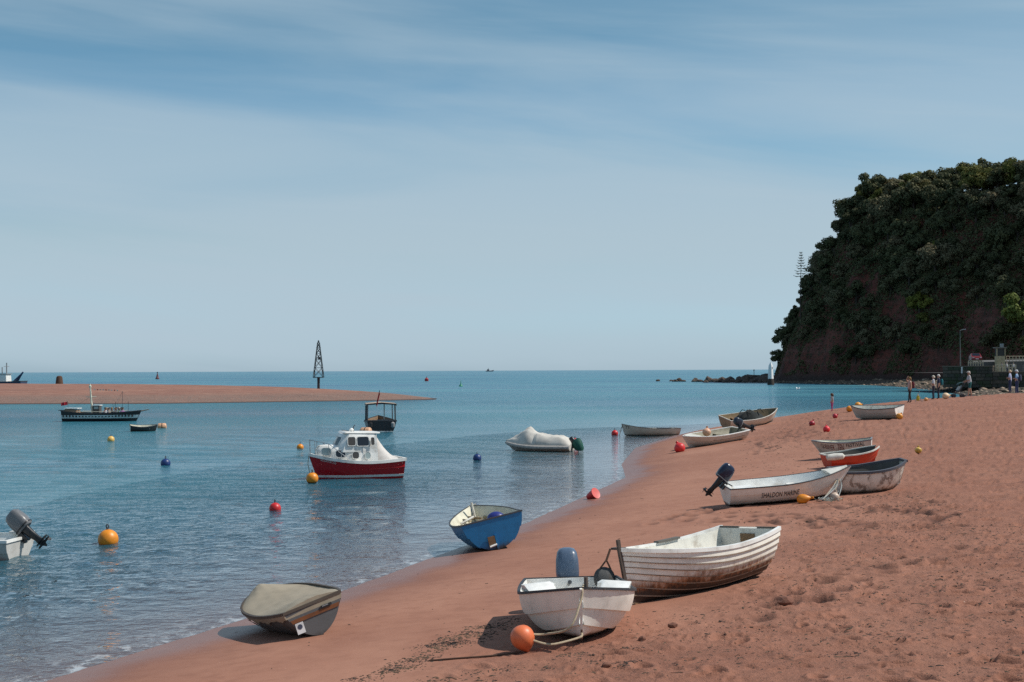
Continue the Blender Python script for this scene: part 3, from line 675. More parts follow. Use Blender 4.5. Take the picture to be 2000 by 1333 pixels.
x, _, z = h.p(1, .14); m = MB(); m.tube([(x+.01, 0, z-.04), (x+.05, 0, z-.02), (x+.05, 0, z+.03), (x+.01, 0, z+.05)], .012, 6); m.build('bow_eye', CHAIN, C)
tag(C, 'white dinghy, bow to the camera, blue-grey outboard standing at its stern', 'boat', 'small boats drawn up on the beach')
settle(C, h, .83, 18.65, (.0, -1), 1.5, pitch=-2.5); HB['C'] = (h, C)
# D: white clinker boat, every strake a plank of its own
h = Hull(3.35, 1.34, .68, tw=.80, um=.42, e=2.3, sb=.16, ss=.10, rake=.16, rise=.02, vee=.30, full=.76, trake=.08)
D = empty('clinker_boat'); NSTR = 8; SEAM_SHADE = paint((.30, .22, .16), .9, .5, (.04, .025, .015), 8)  # dark lap edges: grime plus the overhang's shade put into the colour
WD = stained((.91, .865, .76), (.40, .155, .055), .24, .46, (.030, .017, .012), 1.0, .55)
mo, mi = hull_shell(h, 34, 12); mo.v = [(x, y*.985, z+.006) for x, y, z in mo.v]; 
mo.build('hull', WD, D); mi.build('inner_skin', OFFW, D)
vb = [0, .17, .32, .46, .58, .695, .80, .90, 1.0]
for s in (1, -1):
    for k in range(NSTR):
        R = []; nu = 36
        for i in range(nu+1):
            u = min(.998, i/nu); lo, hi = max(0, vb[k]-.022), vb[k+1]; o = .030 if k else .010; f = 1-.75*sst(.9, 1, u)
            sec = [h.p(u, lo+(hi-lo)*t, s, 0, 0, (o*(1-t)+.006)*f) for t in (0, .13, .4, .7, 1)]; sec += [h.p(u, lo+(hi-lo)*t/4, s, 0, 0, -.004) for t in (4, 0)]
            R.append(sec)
        mm = MB(); mm.loft(R); mm.m = [1 if i % 7 in (0, 5, 6) and i < 7*36 else 0 for i in range(len(mm.m))]; mm.build('plank', [WD, SEAM_SHADE], D, sharp=.5)
    rail(h, .05, .055, side=s, lift=-.005).build('gunwale', WHITE, D)
for u in (.22, .5, .74): thwart(h, u, .22).build('thwart', OFFW, D)
TG = paint((.125, .115, .10), .7, .5, (.25, .2, .14), 6)
x, _, z = h.p(.0, 1); yb = h.p(.0, .92)[1]
m = MB(); zi = z-.30
for (a, b) in ((-yb, -.17), (.17, yb)): m.box((x+.06, (a+b)/2, z-.115), (.03, b-a, .27))
m.box((x+.06, 0, z-.23), (.03, .36, .10)); m.build('transom_board', TG, D)
MB().box((x+.09, 0, z-.20), (.03, .26, .22)).build('motor_pad', WOOD, D); MB().box((x+.085, .36, z-.14), (.012, .16, .12)).build('label_plate', WHITE, D)
for s, u in ((-1, .34), (-1, .42)): pass
R = []
for u in (.30, .33, .44, .47):
    xx, y, zz = h.p(u, 1); R.append([(xx, -(y+.03), zz+.02), (xx, -(y+.03), zz+.05), (xx, -(y-.06), zz+.05), (xx, -(y-.06), zz+.02)])
MB().loft(R).build('rowlock_chock', TG, D)
m = MB(); pts = [h.p(1, v) for v in (0, .2, .4, .6, .8, 1)]; m.loft([[(x-.01, -.022, z), (x+.045, -.016, z), (x+.045, .016, z), (x-.01, .022, z)] for x, y, z in pts+[(pts[-1][0]+.012, 0, pts[-1][2]+.14)]]); m.build('stem_post', paint((.07, .05, .04), .7, .4), D)
keel_strip(h, .035, .035, 0, .97).build('keel', WOOD, D)
x, y, z = h.p(.99, 1); MB().box((x-.03, -.07, z+.01), (.10, .2, .03)).build('bow_chock', paint((.10, .07, .06), .7, .4), D)
tag(D, 'large white clinker boat with rust-brown stained lower planks', 'boat', 'small boats drawn up on the beach')
settle(D, h, 2.66, 21.35, (-.66, -.75), 3); HB['D'] = (h, D)
# E: long white boat with lettering and a tilted black outboard
h = Hull(3.25, 1.36, .56, tw=.88, um=.35, e=2.2, sb=.24, ss=.0, rake=.45, rise=.18, vee=.4, full=.72, trake=.04)
WE = stained((.90, .86, .77), (.10, .08, .06), .11, .16, (.02, .02, .02), 1.0, .4)
E = dinghy('lettered_boat', h, WE, WHITE, DKGREY, strakes=4, lap=.010, thwarts=(.2, .55), rail_w=.03, rail_t=.022)
hull_text(h, 'SHALDON MARINE', .23, .53, .60, .80, -1, paint((.02, .02, .03), .5, .1), E, .016)
x, _, z = h.p(0, 1); outboard(E, (x-.01, .02, z+.03), .98, 44, paint((.012, .017, .045), .25, .2, (.1, .1, .1)), BLACK, tiller=True, trim=GREY, short=.62, head=1.15)
R = []
for u in (.80, .88, .97): xx, y, zz = h.p(u, 1); R.append([(xx, -y, zz), (xx, -y, zz+.025), (xx, 0, zz+.05), (xx, y, zz+.025), (xx, y, zz)])
MB().loft(R).build('foredeck', OFFW, E); MB().box((-h.L*.38, -.2, h.D*.8), (.5, .5, .16)).build('stern_locker', WHITE, E)
tag(E, 'long white boat with black hand lettering on its side and a tipped-up black outboard', 'boat', 'small boats drawn up on the beach')
settle(E, h, 7.02, 36.1, (.99, .10), 4); HB['E'] = (h, E)
# F: worn tender with thick dark gunwale
h = Hull(1.85, 1.20, .62, tw=.80, um=.45, wb=.30, e=3.0, sb=.16, ss=.02, rake=.10, rise=.20, vee=.15, full=.6, trake=.03)
F_ = dinghy('worn_tender', h, stained((.84, .80, .70), (.26, .15, .09), .05, .20, (.06, .04, .025), .9, .6, .7), paint((.10, .09, .08), .8, .3), paint((.085, .088, .105), .55, .4, (.22, .17, .12)), rail_w=.075, rail_t=.06, thwarts=(.25, .6), seat_m=WOOD)
x, y, z = h.p(1, .02); MB().loft([[(h.p(1, v)[0]-.01, -h.p(1, v)[1], h.p(1, v)[2]), (h.p(1, v)[0]+.012, -h.p(1, v)[1]*.98, h.p(1, v)[2]), (h.p(1, v)[0]+.012, h.p(1, v)[1]*.98, h.p(1, v)[2]), (h.p(1, v)[0]-.01, h.p(1, v)[1], h.p(1, v)[2])] for v in (.03, .2, .4, .6, .8, 1)]).build('bow_panel', stained((.66, .62, .52), (.24, .14, .08), .05, .2, (.06, .04, .025), .8, .6, .5), F_)
x, y, z = h.p(1, 1); MB().box((x, 0, z), (.075, 2*y+.07, .06)).build('bow_rail', paint((.085, .088, .105), .55, .4, (.22, .17, .12)), F_)
tag(F_, 'brown-blotched white tender with a thick dark gunwale, rope hanging from its end', 'boat', 'small boats drawn up on the beach')
settle(F_, h, 9.32, 37.1, (.985, .17), 4); HB['F'] = (h, F_)
# G: orange-red dinghy
h = Hull(1.8, 1.1, .46, tw=.78, um=.45, wb=.25, e=2.8, sb=.12, ss=.02, rake=.12, rise=.12, vee=.2, full=.6)
RO = paint((.62, .055, .022), .4, .25, (.30, .06, .03), 4)
G = dinghy('orange_dinghy', h, RO, paint((.08, .07, .06), .8, .3), OFFW, strakes=3, lap=.03, rail_w=.05, rail_t=.04, thwarts=(.35,))
m = MB(); m.lathe([(.0, 0), (.10, .05), (.12, .3), (.10, .55), (.02, .62)], 12, (-1.12, -.40, .46), Matrix.Rotation(R_(90), 3, 'Y') @ Matrix.Rotation(R_(12), 3, 'X')); m.build('rolled_canvas', OFFW, G)
tag(G, 'low orange-red ribbed dinghy between the two worn white boats', 'boat', 'small boats drawn up on the beach')
settle(G, h, 11.2, 46.8, (.98, .2), 3)
# H: painted lettering boat
h = Hull(2.05, 1.15, .58, tw=.80, um=.42, e=2.4, sb=.10, ss=.06, rake=.32, rise=.16, vee=.35, full=.7)
H_ = dinghy('scribbled_boat', h, stained((.68, .63, .54), (.25, .17, .10), .05, .18, (.05, .04, .03), .8, .5, .25), CREAM, paint((.22, .23, .25), .5, .3), thwarts=(.28, .6), rail_w=.05, rail_t=.04)
MR = paint((.16, .02, .025), .6, .2); hull_text(h, 'QUBSIVER', .86, .60, .62, .90, 1, MR, H_, .014); hull_text(h, 'TEN', .55, .44, .64, .94, 1, MR, H_, .014); BT = paint((.03, .03, .035), .6, .1); hull_text(h, 'FESTIVAL', .40, .10, .80, .95, 1, BT, H_, .014); hull_text(h, '20', .20, .09, .56, .76, 1, BT, H_, .014)
transom_panel(h).build('transom_board', WHITE, H_)
tag(H_, 'small boat with dark red and black words painted along its dirty white side', 'boat', 'small boats drawn up on the beach')
settle(H_, h, 11.8, 51.0, (-.96, .28), -2)
# I: pale dinghy with white stern
h = Hull(2.6, 1.22, .58, tw=.86, um=.4, e=2.4, sb=.14, ss=.04, rake=.25, vee=.35, full=.68)
I_ = dinghy('pale_dinghy', h, stained((.56, .53, .47), (.2, .15, .1), .02, .10, (.05, .04, .03), .7), OFFW, DKGREY, strakes=4, lap=.012, thwarts=(.3, .6))
transom_panel(h).build('transom_board', WHITE, I_)
tag(I_, 'pale grey dinghy with a bright white stern board, highest boat on the beach', 'boat', 'small boats drawn up on the beach')
settle(I_, h, 18.1, 70.9, (-.74, .67), -8)
# J: flat white dinghy, black outboard laid in
h = Hull(3.35, 1.45, .50, tw=.86, um=.42, e=2.6, sb=.12, ss=.02, rake=.3, rise=.12, vee=.3, full=.66)
J = dinghy('broad_dinghy', h, stained((.62, .59, .51), (.24, .17, .11), .02, .14, (.05, .04, .03), .8), paint((.33, .30, .22), .7, .4), WHITE, strakes=3, lap=.016, thwarts=(.3, .6), rail_w=.06, rail_t=.03)
for u0, u1 in ((.08, .62),):
    rail(h, .02, .014, .012, u0, u1, 20, 1, 0, .70).build('side_stripe', BLACK, J)
x, _, z = h.p(0, 1); outboard(J, (x-.01, 0, z+.03), 1.15, 62, paint((.02, .03, .05), .3, .2), BLACK, trim=GREY)
R = []
for u in (.78, .86, .97): xx, y, zz = h.p(u, 1); R.append([(xx, -y, zz), (xx, -y, zz+.02), (xx, 0, zz+.04), (xx, y, zz+.02), (xx, y, zz)])
MB().loft(R).build('foredeck', OFFW, J)
tag(J, 'broad white dinghy at the water edge, bow beside a large red buoy, black outboard', 'boat', 'small boats drawn up on the beach')
settle(J, h, 9.12, 65.0, (-.85, -.52), -5); HB['J'] = (h, J)
# K: boat heaped with dark net
h = Hull(3.4, 1.5, .60, tw=.8, um=.42, e=2.4, sb=.20, ss=.08, rake=.3, vee=.3, full=.7)
K = dinghy('netting_boat', h, stained((.66, .62, .52), (.03, .10, .085), .10, .16, (.02, .05, .045), .95), paint((.24, .165, .085), .7, .4), OFFW, strakes=5, lap=.012, thwarts=(.25, .7), seat_m=WOOD)
transom_panel(h).build('transom_board', paint((.36, .25, .15), .7, .4), K)
tag(K, 'cream boat with tan inside at the water edge, heaped with dark netting', 'boat', 'small boats drawn up on the beach')
settle(K, h, 12.95, 77.2, (.90, .43), 13); HB['K'] = (h, K)
# L: rowing boat in the shallows
h = Hull(3.6, 1.3, .52, tw=.75, um=.45, e=2.3, sb=.26, ss=.03, rake=.2, rise=.1, vee=.3)
L_ = dinghy('rowing_boat', h, stained((.62, .59, .50), (.16, .12, .08), .10, .17, (.05, .04, .03), .95), OFFW, DKGREY, thwarts=(.25, .5, .75), rail_w=.03, rail_t=.025)
hull_text(h, 'TT', .955, .89, .66, .90, 1, BLACK, L_, .012); MB().box((-.9, 0, .5), (.7, .7, .12)).build('stern_bundle', DKGREY, L_)
tag(L_, 'slim white rowing boat with dark rail, afloat in the shallows beside a red buoy', 'boat', 'boats moored on the water')
float_at(L_, 8.42, 87.3, (-.97, -.22), .10, 0, -1)
m = rope('mooring_rope', [(6.72, 86.9, .62), (6.60, 86.75, .3), (6.50, 86.6, -.05)], .02, DROPE); tag(m, 'short dark rope from the slim rowing boat bow down into the water', 'rope')
# M: inflatable under a grey cover
h = Hull(3.4, 1.5, .36, tw=.92, um=.4, e=2.8, sb=.16, ss=0, rake=.35, rise=.1, vee=.4)
M_ = empty('covered_inflatable'); mo, mi = hull_shell(h, 30, 10); mo.build('hull', stained((.62, .60, .54), (.1, .08, .06), .06, .14, (.03, .03, .03)), M_)
for s in (1, -1):
    m = MB(); m.tube([h.p(u, .92, s, 0, 0, .05) for u in [i/24 for i in range(25)]], [.10]*23+[.09, .06], 10); m.build('side_tube', paint((.40, .37, .34), .6, .3), M_)
def rM(u, t): return float(np.interp(u, [0, .03, .12, .3, .5, .62, .66, .8, .93, 1], [.10, .26, .46, .50, .60, .88, .84, .44, .18, .04]))*(1-abs(t)**(2.2+2.5*(u < .5)))
cover(h, rM, .55, seed=5, wr=.035, u0=.0, u1=.995).build('canvas_cover', paint((.60, .56, .50), .85, .16, (.34, .28, .24), 2, .3), M_, sharp=1.5)
o = outboard(M_, (-h.L/2-.06, 0, .36), .9, 40, BLACK, BLACK, tiller=False, short=.6); GCV = paint((.004, .085, .062), .75, .2, (.01, .03, .02), 4, .4); MB().loft([super_ring(-h.L/2-x_, 0, z_, a_, b_, 14, 2.6) for x_, z_, a_, b_ in ((.42, .12, .16, .20), (.36, .25, .26, .24), (.30, .45, .27, .23), (.30, .62, .20, .19), (.34, .74, .08, .09))]).build('motor_cover', GCV, M_)
tag(M_, 'small motorboat wrapped in a pale grey cover, dark green covered outboard', 'boat', 'boats moored on the water')
float_at(M_, 1.30, 71.0, (-.96, .28), .10)
# N: red cabin cruiser
def window(poly, P, glass, frame, root, t=.02, grow=1.12, name='window'):
    """poly: 2-D outline; P maps (a,b,out) -> 3-D. frame ring and pane"""
    ca = sum(p[0] for p in poly)/len(poly); cb = sum(p[1] for p in poly)/len(poly)
    n = len(poly); big = [(ca+(a-ca)*grow, cb+(b-cb)*grow) for a, b in poly]
    m = MB(); V = [P(a, b, .004) for a, b in big]+[P(a, b, .018) for a, b in big]+[P(a, b, .018) for a, b in poly]+[P(a, b, .006) for a, b in poly]; F = []
    for k in range(3):
        for i in range(n): F.append((k*n+i, k*n+(i+1) % n, (k+1)*n+(i+1) % n, (k+1)*n+i))
    m.add(V, F); w = m.build(name, frame, root)
    MB().add([P(a, b, .010) for a, b in poly], [tuple(range(n))]).build('pane', glass, w, smooth=False)
def glass_mat(col): 
    n = NT('window_glass'); n.b.inputs['Base Color'].default_value = (*col, 1); n.b.inputs['Roughness'].default_value = .08; n.b.inputs['Specular IOR Level'].default_value = .6; return n.m
GLASS = glass_mat((.012, .014, .022)); GLASS_B = glass_mat((.07, .055, .045)); GLASS_L = glass_mat((.36, .42, .40))
h = Hull(3.5, 1.65, 1.02, tw=.88, um=.42, e=2.5, sb=.30, ss=.08, rake=.42, rise=.10, vee=.35, full=.62, floor=.35, trake=.03)
REDM = stained((.46, .008, .016), (.16, .006, .008), .05, .1, (.05, .004, .004), .5, .22)
N_ = empty('cabin_cruiser'); mo, mi = hull_shell(h, 36, 14, 0); mo.build('hull', REDM, N_); mi.build('inner_skin', OFFW, N_)
for s in (1, -1):
    rail(h, .07, .11, side=s, lift=-.03).build('gunwale', WHITE, N_)
    zband(h, .44, .52, s).build('boot_stripe', WHITE, N_); rail(h, .03, .04, .01, .0, .40, 20, s, 0, .80).build('rubbing_strake', REDM, N_)
x, y, z = h.p(0, 1); MB().box((x, 0, z-.03), (.08, 2*y+.07, .11)).build('transom_rail', WHITE, N_)
# deck and coachroof
R = []
for i in range(15):
    u = .40+.585*i/14; x, y, z = h.p(u, 1); R.append([(x, -y, z), (x, -y*.5, z+.03), (x, 0, z+.04), (x, y*.5, z+.03), (x, y, z)])
MB().loft(R, cap=False, close=False).build('foredeck', WHITE, N_)
def cab(u, lo=0):
    x, y, z = h.p(u, 1); return x, y, z
def house(us, hts, ins0, ins1, crown=.05):
    R = []
    for u, hh in zip(us, hts):
        x, y, z = h.p(u, 1); y0 = max(y-ins0, .08); y1 = max(y-ins1, .05); zt = z+hh
        R.append([(x, -y0, z-.02), (x, -y0+.01, z+hh*.5), (x, -y1, zt-.05), (x, -y1+.08, zt), (x, -y1*.4, zt+crown), (x, y1*.4, zt+crown), (x, y1-.08, zt), (x, y1, zt-.05), (x, y0-.01, z+hh*.5), (x, y0, z-.02)])
    m = MB(); m.loft(R); return m
us = [.925, .915, .88, .80, .70, .60, .46, .31]; hts = [.08, .26, .36, .43, .48, .52, .54, .54]
house(us, hts, .16, .24).build('coachroof', WHITE, N_, sharp=.9)
# wheelhouse above
wz = h.zs(.5)+.46
def wh(x0, x1, z0, z1, b0, b1, tx0, tx1):
    n = MB(); n.loft([[(x0, -b0, z0), (x1, -b0, z0), (x1, b0, z0), (x0, b0, z0)], [(tx0, -b1, z1), (tx1, -b1, z1), (tx1, b1, z1), (tx0, b1, z1)]]); return n
xa, xb = h.L*(.31-.5), h.L*(.73-.5); WB0, WB1 = .63, .55
m = MB(); K8 = []
for z, xs, xe, bb in ((wz-.12, xa-.02, xb+.02, WB0), (wz+.05, xa, xb-.04, WB0-.01), (wz+.50, xa+.03, xb-.24, WB1), (wz+.56, xa+.03, xb-.28, WB1-.04), (wz+.60, xa+.05, xb-.40, WB1-.18)):
    K8.append([(xs, -bb, z), ((xs+xe)/2, -bb, z), (xe-.22, -bb, z), (xe, -bb*.62, z), (xe+.03, 0, z), (xe, bb*.62, z), (xe-.22, bb, z), ((xs+xe)/2, bb, z), (xs, bb, z)])
m.loft(K8); m.build('wheelhouse', WHITE, N_, sharp=.5)
MB().loft([[(xa-.16, -WB1-.02, wz+.55), (xb-.30, -WB1+.02, wz+.58), (xb-.30, WB1-.02, wz+.58), (xa-.16, WB1+.02, wz+.55)], [(xa-.18, -WB1, wz+.60), (xb-.36, -WB1+.05, wz+.63), (xb-.36, WB1-.05, wz+.63), (xa-.18, WB1, wz+.60)]]).build('wheelhouse_roof', WHITE, N_)
# aft side panels carry down to the deck
for s in (1, -1):
    x0 = h.L*(.30-.5); R = []
    for x, zz in ((xa+.45, wz+.0), (x0, wz-.1)): pass
    m = MB(); yb = h.p(.34, 1)[1]-.17; zd = h.zs(.34)-.02
    m.loft([[(xa+.5, s*yb, zd), (xa-.08, s*yb, zd), (xa-.04, s*WB1, wz+.52), (xa+.5, s*WB0, wz+.05)], [(xa+.5, s*(yb+.02), zd), (xa-.08, s*(yb+.02), zd), (xa-.04, s*(WB1+.02), wz+.52), (xa+.5, s*(WB0+.02), wz+.05)]]); m.build('side_panel', WHITE, N_)
    # wheelhouse side window and aft quarter light
    def PS(a, b, o, s=s):
        t = (b-(wz+.05))/.45; bb = (WB0-.01)+(WB1-WB0+.01)*t; return (a, s*(bb+o+.035), b)
    window(rrect(xa+.50, wz+.27, .44, .33, .07), PS, GLASS, WHITE, N_); window(rrect(xa+.93, wz+.28, .28, .31, .06), PS, GLASS_B, WHITE, N_); window(rrect(xa+.14, wz+.27, .13, .28, .05), lambda a, b, o, s=s: PS(a, b, o+.05), GLASS_B, WHITE, N_)
    # cabin side windows
    def PC(a, b, o, s=s):
        u = a/h.L+.5; x, y, z = h.p(u, 1); return (a, s*(y-.16-.05*(b-z)/.4+o+.05), b)
    for u, w, gm in ((.83, .30, GLASS_L), (.69, .34, GLASS), (.535, .24, GLASS_B), (.405, .20, GLASS_L)):
        window(rrect(h.L*(u-.5), h.zs(u)+.22, w, .25, .09), PC, gm, WHITE, N_)
for s in (1, -1):                                          # raked front panes, angled
    def PF(a, b, o, s=s):
        t = (b-(wz+.05))/.45; x1 = xb-.04+(-.20)*t; bb = (WB0-.01)+(WB1-WB0+.01)*t; y = a; x = x1+.03-.03*abs(y)/max(.01, bb*.62) if abs(y) < bb*.62 else x1-.22*(abs(y)-bb*.62)/(bb*.38); return (x+o*1.0, s*y, b+o*.3)
    window(rrect(.22, wz+.27, .33, .32, .06), PF, GLASS_B if s > 0 else GLASS, WHITE, N_)
# cockpit tent
xt = xa-.06; y0 = h.p(.3, 1)[1]-.12; R = []
for t in [i/8 for i in range(9)]:
    x = xt-.82*t; z1 = wz+.48-(wz+.48-h.zs(.05)-.05)*(1-(1-t)**1.7); yy = WB1+(h.p(max(.04, x/h.L+.5), 1)[1]-.1-WB1)*t; zb = h.zs(max(.04, x/h.L+.5))-.02
    R.append([(x, -yy-.06, zb), (x, -yy*.9, (z1+zb)/2), (x, -yy*.62, z1), (x, 0, z1+.03), (x, yy*.62, z1), (x, yy*.9, (z1+zb)/2), (x, yy+.06, zb)])
MB().loft(R).build('cockpit_tent', paint((.62, .58, .54), .8, .2, (.4, .32, .28), 3, .3), N_, sharp=1.4)
# pulpit rails and roof rails
m = MB(); top = []; 
for s in (1, -1):
    pts = []
    for u in (.995, .93, .82, .70):
        x, y, z = h.p(u, 1); y = max(y-.06, .04)*s; zt = z+.52-(.28 if u < .75 else 0); pts.append((x-.03, y, zt)); m.tube([(x-.06, y, z), (x-.03, y, zt)], .013, 6)
    x, y, z = h.p(.60, 1); pts.append((x, s*(y-.10), z+.06)); m.tube(pts, .013, 6); top.append(pts[0])
m.tube(top, .013, 6); m.build('pulpit_rail', STEEL, N_)
m = MB(); m.tube([(xb-.45, -.5, wz+.66), (xb-.45, .5, wz+.66)], .014, 6); m.tube([(xb-.75, .1, wz+.62), (xb-.75, .1, wz+.80), (xb-.80, .13, wz+.86)], .018, 6); m.build('roof_fittings', DKGREY, N_); MB().lathe([(.02, 0), (.08, .03), (.09, .07), (.03, .13)], 12, (xb-.62, .3, wz+.63)).build('searchlight', WHITE, N_)
hull_text(h, 'ALBATROSS', .90, .745, .86, .93, 1, paint((.75, .72, .70), .5, .1), N_, .014); x, y, z = h.p(.0, .6); MB().box((x-.05, 0, .45), (.07, .10, .8)).build('rudder', BLACK, N_)
m = MB(); x, y, z = h.p(1, 1); m.tube([(x-.02, .02, z+.01), (x+.02, .03, z-.4), (x-.10, .05, -.6+.98)], .014, 6); m.build('bow_line', ROPE, N_)
tag(N_, 'dark red cabin cruiser with white cabin and wheelhouse, moored offshore', 'boat', 'boats moored on the water')
float_at(N_, -5.92, 53.3, (-.93, -.36), .37, 0, 0)
# O: black launch with an awning frame
h = Hull(4.6, 2.1, 1.15, tw=.90, um=.45, e=2.2, sb=.3, ss=.12, rake=.4, vee=.3, full=.65, floor=.4)
O_ = dinghy('awning_launch', h, stained((.022, .024, .028), (.06, .06, .06), .0, .1, (.02, .02, .02), .4, .3), WOOD, DKGREY, thwarts=(.3, .7), rail_w=.06, rail_t=.06)
rail(h, .02, .05, .02, 0, .98, 30, 1, 0, .55).build('boot_stripe', WHITE, O_); rail(h, .02, .05, .02, 0, .98, 30, -1, 0, .55).build('boot_stripe', WHITE, O_); transom_strip(h, .53, .58, .02).build('stern_stripe', WHITE, O_)
m = MB(); XR = [h.L*(u-.5) for u in (.04, .35, .66)]; zt = 2.30
for x in XR:
    for s in (1, -1): y = h.p(x/h.L+.5, 1)[1]-.05; m.tube([(x, s*y, h.zs(.3)), (x, s*(y-.02), zt)], .034, 6)
    m.tube([(x, -.92, zt), (x, 0, zt+.06), (x, .92, zt)], .034, 6)
for s in (1, -1): m.tube([(XR[0], s*.88, zt), (XR[2], s*.88, zt)], .034, 6)
m.build('awning_frame', DKGREY, O_)
MB().loft([[(x, -1.0, zt-.08), (x, -.98, zt+.05), (x, 0, zt+.14), (x, .98, zt+.05), (x, 1.0, zt-.08)] for x in (XR[0]-.05, XR[1], XR[2]+.05)], cap=False, close=False).build('awning', paint((.42, .33, .25), .8, .4, (.2, .12, .08), 4), O_)
MB().add([(XR[0]-.02, -.90, zt), (XR[1], -.92, zt), (XR[1], -.95, 1.1), (XR[0]-.02, -.93, 1.05), (XR[0], -.885, zt), (XR[1], -.90, zt), (XR[1], -.93, 1.1), (XR[0], -.91, 1.05)], [(0, 1, 2, 3), (7, 6, 5, 4), (0, 4, 5, 1), (1, 5, 6, 2), (2, 6, 7, 3), (3, 7, 4, 0)]).build('side_curtain', CREAM, O_)
MB().box((-1.5, -.1, 1.05), (.5, .7, .5)).build('engine_box', DKGREY, O_); m = MB(); m.tube([(-.6, -.25, .9), (-.6, -.25, zt)], .035, 8); m.build('wheel_post', WHITE, O_)
for s in (1, -1): MB().lathe([(.03, -.2), (.12, -.12), (.13, .12), (.03, .2)], 12, (h.p(0, .8)[0]-.13, s*.72, .98)).build('fender', BLACK if s > 0 else GREY, O_)
m = MB(); m.tube([(XR[0]-.05, .35, zt-.1), (XR[0]-.28, .12, zt+.95)], .015, 6); m.build('flag_staff', DKGREY, O_)
m = MB(); G_ = [[(XR[0]-.12-.16*t, .32-.18*t+.03*math.sin(5*k), zt+.20+.80*t-.30*k) for t in (0, .35, .7, 1)] for k in (0, .5, 1, 1.5)]; m.loft(G_, cap=False, close=False); m.build('red_ensign', paint((.42, .02, .025), .8, .2), O_)
tag(O_, 'black-hulled launch with an open awning frame and red flag, stern to the camera', 'boat', 'boats moored on the water')
float_at(O_, -8.85, 95.2, (-.14, .99), .50)
# Q: small dark rowing boat by the tripper ship
h = Hull(1.75, 1.0, .46, tw=.75, um=.45, e=2.3, sb=.10, ss=.10, rake=.12, vee=.3)
Q = dinghy('dark_tender', h, paint((.025, .024, .026), .5, .3), CREAM, DKGREY, thwarts=(.35, .65), seat_m=OFFW)
transom_panel(h).build('transom_board', CREAM, Q)
tag(Q, 'tiny dark tender with cream inside floating near the chequered tripper ship', 'boat', 'boats moored on the water'); float_at(Q, -24.9, 96.2, (.93, .36), .12, 6)
# R: stern of a white dinghy at the frame's left edge
h = Hull(3.8, 1.5, .60, tw=.9, um=.35, e=2.4, sb=.2, ss=.0, rake=.4, vee=.35, full=.62)
RB = dinghy('anchored_dinghy', h, stained((.58, .56, .52), (.40, .33, .24), .06, .20, (.18, .14, .10), .7, .45), WHITE, WHITE, strakes=3, lap=.02, thwarts=(.4, .65), rail_w=.06, rail_t=.06)
MB().box((-h.L*.44, -.62, .66), (.5, .22, .05)).build('stern_quarter', WHITE, RB); x, y, z = h.p(.07, 1); MB().box((x, -y-.036, z), (.22, .012, .035)).build('name_strip', DKGREY, RB)
x, _, z = h.p(0, 1); outboard(RB, (x+.0, -.1, z+.02), 1.15, 50, paint((.16, .16, .165), .35, .2, (.5, .5, .52)), BLACK, trim=BLACK, tiller=False, short=.55, head=1.1)
tag(RB, 'white dinghy cut by the frame edge, its black outboard tilted over the water', 'boat', 'boats moored on the water')
float_at(RB, -12.62, 31.2, (-.99, .12), .20)
# ---------------------------------------------------------------- chequered tripper ship
h = Hull(6.3, 1.75, .95, tw=.7, um=.45, e=2.4, sb=.22, ss=.22, rake=.5, vee=.3, full=.65, floor=.55)
P_ = dinghy('tripper_ship', h, stained((.014, .014, .017), (.05, .05, .05), .0, .08, (.01, .01, .01), .3, .4), paint((.16, .11, .07), .7, .3), BLACK, thwarts=(), rail_w=.05, rail_t=.06)
for s in (1, -1):
    zband(h, .56, .82, s, .014).build('white_band', paint((.70, .70, .68), .5, .2), P_)
    for k in range(22):
        u = .02+.90*k/21.5
        x0, x1 = u, u+.021; A_ = [*[(lambda q: (q[0], q[1], zz))(h.p(uu, .78, s, 0, 0, .034)) for uu, zz in ((x0, .66), (x1, .66), (x1, .85), (x0, .85))]]; A2 = [(x, y-s*.02, z) for x, y, z in A_]
        MB().add([(x, y, z) for x, y, z in A_+A2], [(0, 1, 2, 3), (7, 6, 5, 4), (0, 4, 5, 1), (1, 5, 6, 2), (2, 6, 7, 3), (3, 7, 4, 0)]).build('gun_port', BLACK, P_)
m = MB(); m.tube([(h.L/2-.5, 0, 1.02), (h.L/2+.62, 0, 1.24)], [.05, .03], 8); m.build('bowsprit', WOOD, P_); m = MB(); m.tube([(-h.L/2+.1, 0, 1.2), (-h.L/2-.42, 0, 1.2)], .03, 6); m.build('stern_boom', BLACK, P_)
xm = -.90; m = MB(); m.tube([(xm+.12, 0, .6), (xm-.03, 0, 2.3), (xm-.12, 0, 3.35)], [.10, .07, .05], 10); m.build('main_mast', CREAM, P_)
m = MB(); m.tube([(xm-.45, 0, 2.28), (xm+.40, 0, 2.30)], .03, 6); m.build('yard', CREAM, P_); MB().lathe([(.03, 0), (.10, .04), (.11, .2), (.05, .24)], 12, (xm-.10, 0, 3.0)).build('mast_top', CREAM, P_)
m = MB()
for x, z in ((1.05, 1.9), (1.62, 2.75), (2.1, 1.9), (.85, 1.7)): m.tube([(x, 0, .7), (x, 0, z)], .014, 5)
m.tube([(xm-.1, 0, 2.95), (1.62, 0, 2.72)], .006, 4); m.tube([(1.62, 0, 2.7), (2.9, 0, 1.2)], .006, 4); m.tube([(xm-.05, 0, 2.3), (-2.7, 0, 1.2)], .006, 4); m.tube([(1.62, 0, 2.7), (.8, .7, 1)], .006, 4); m.tube([(1.62, 0, 2.7), (.8, -.7, 1)], .006, 4); m.build('rigging', DKGREY, P_)
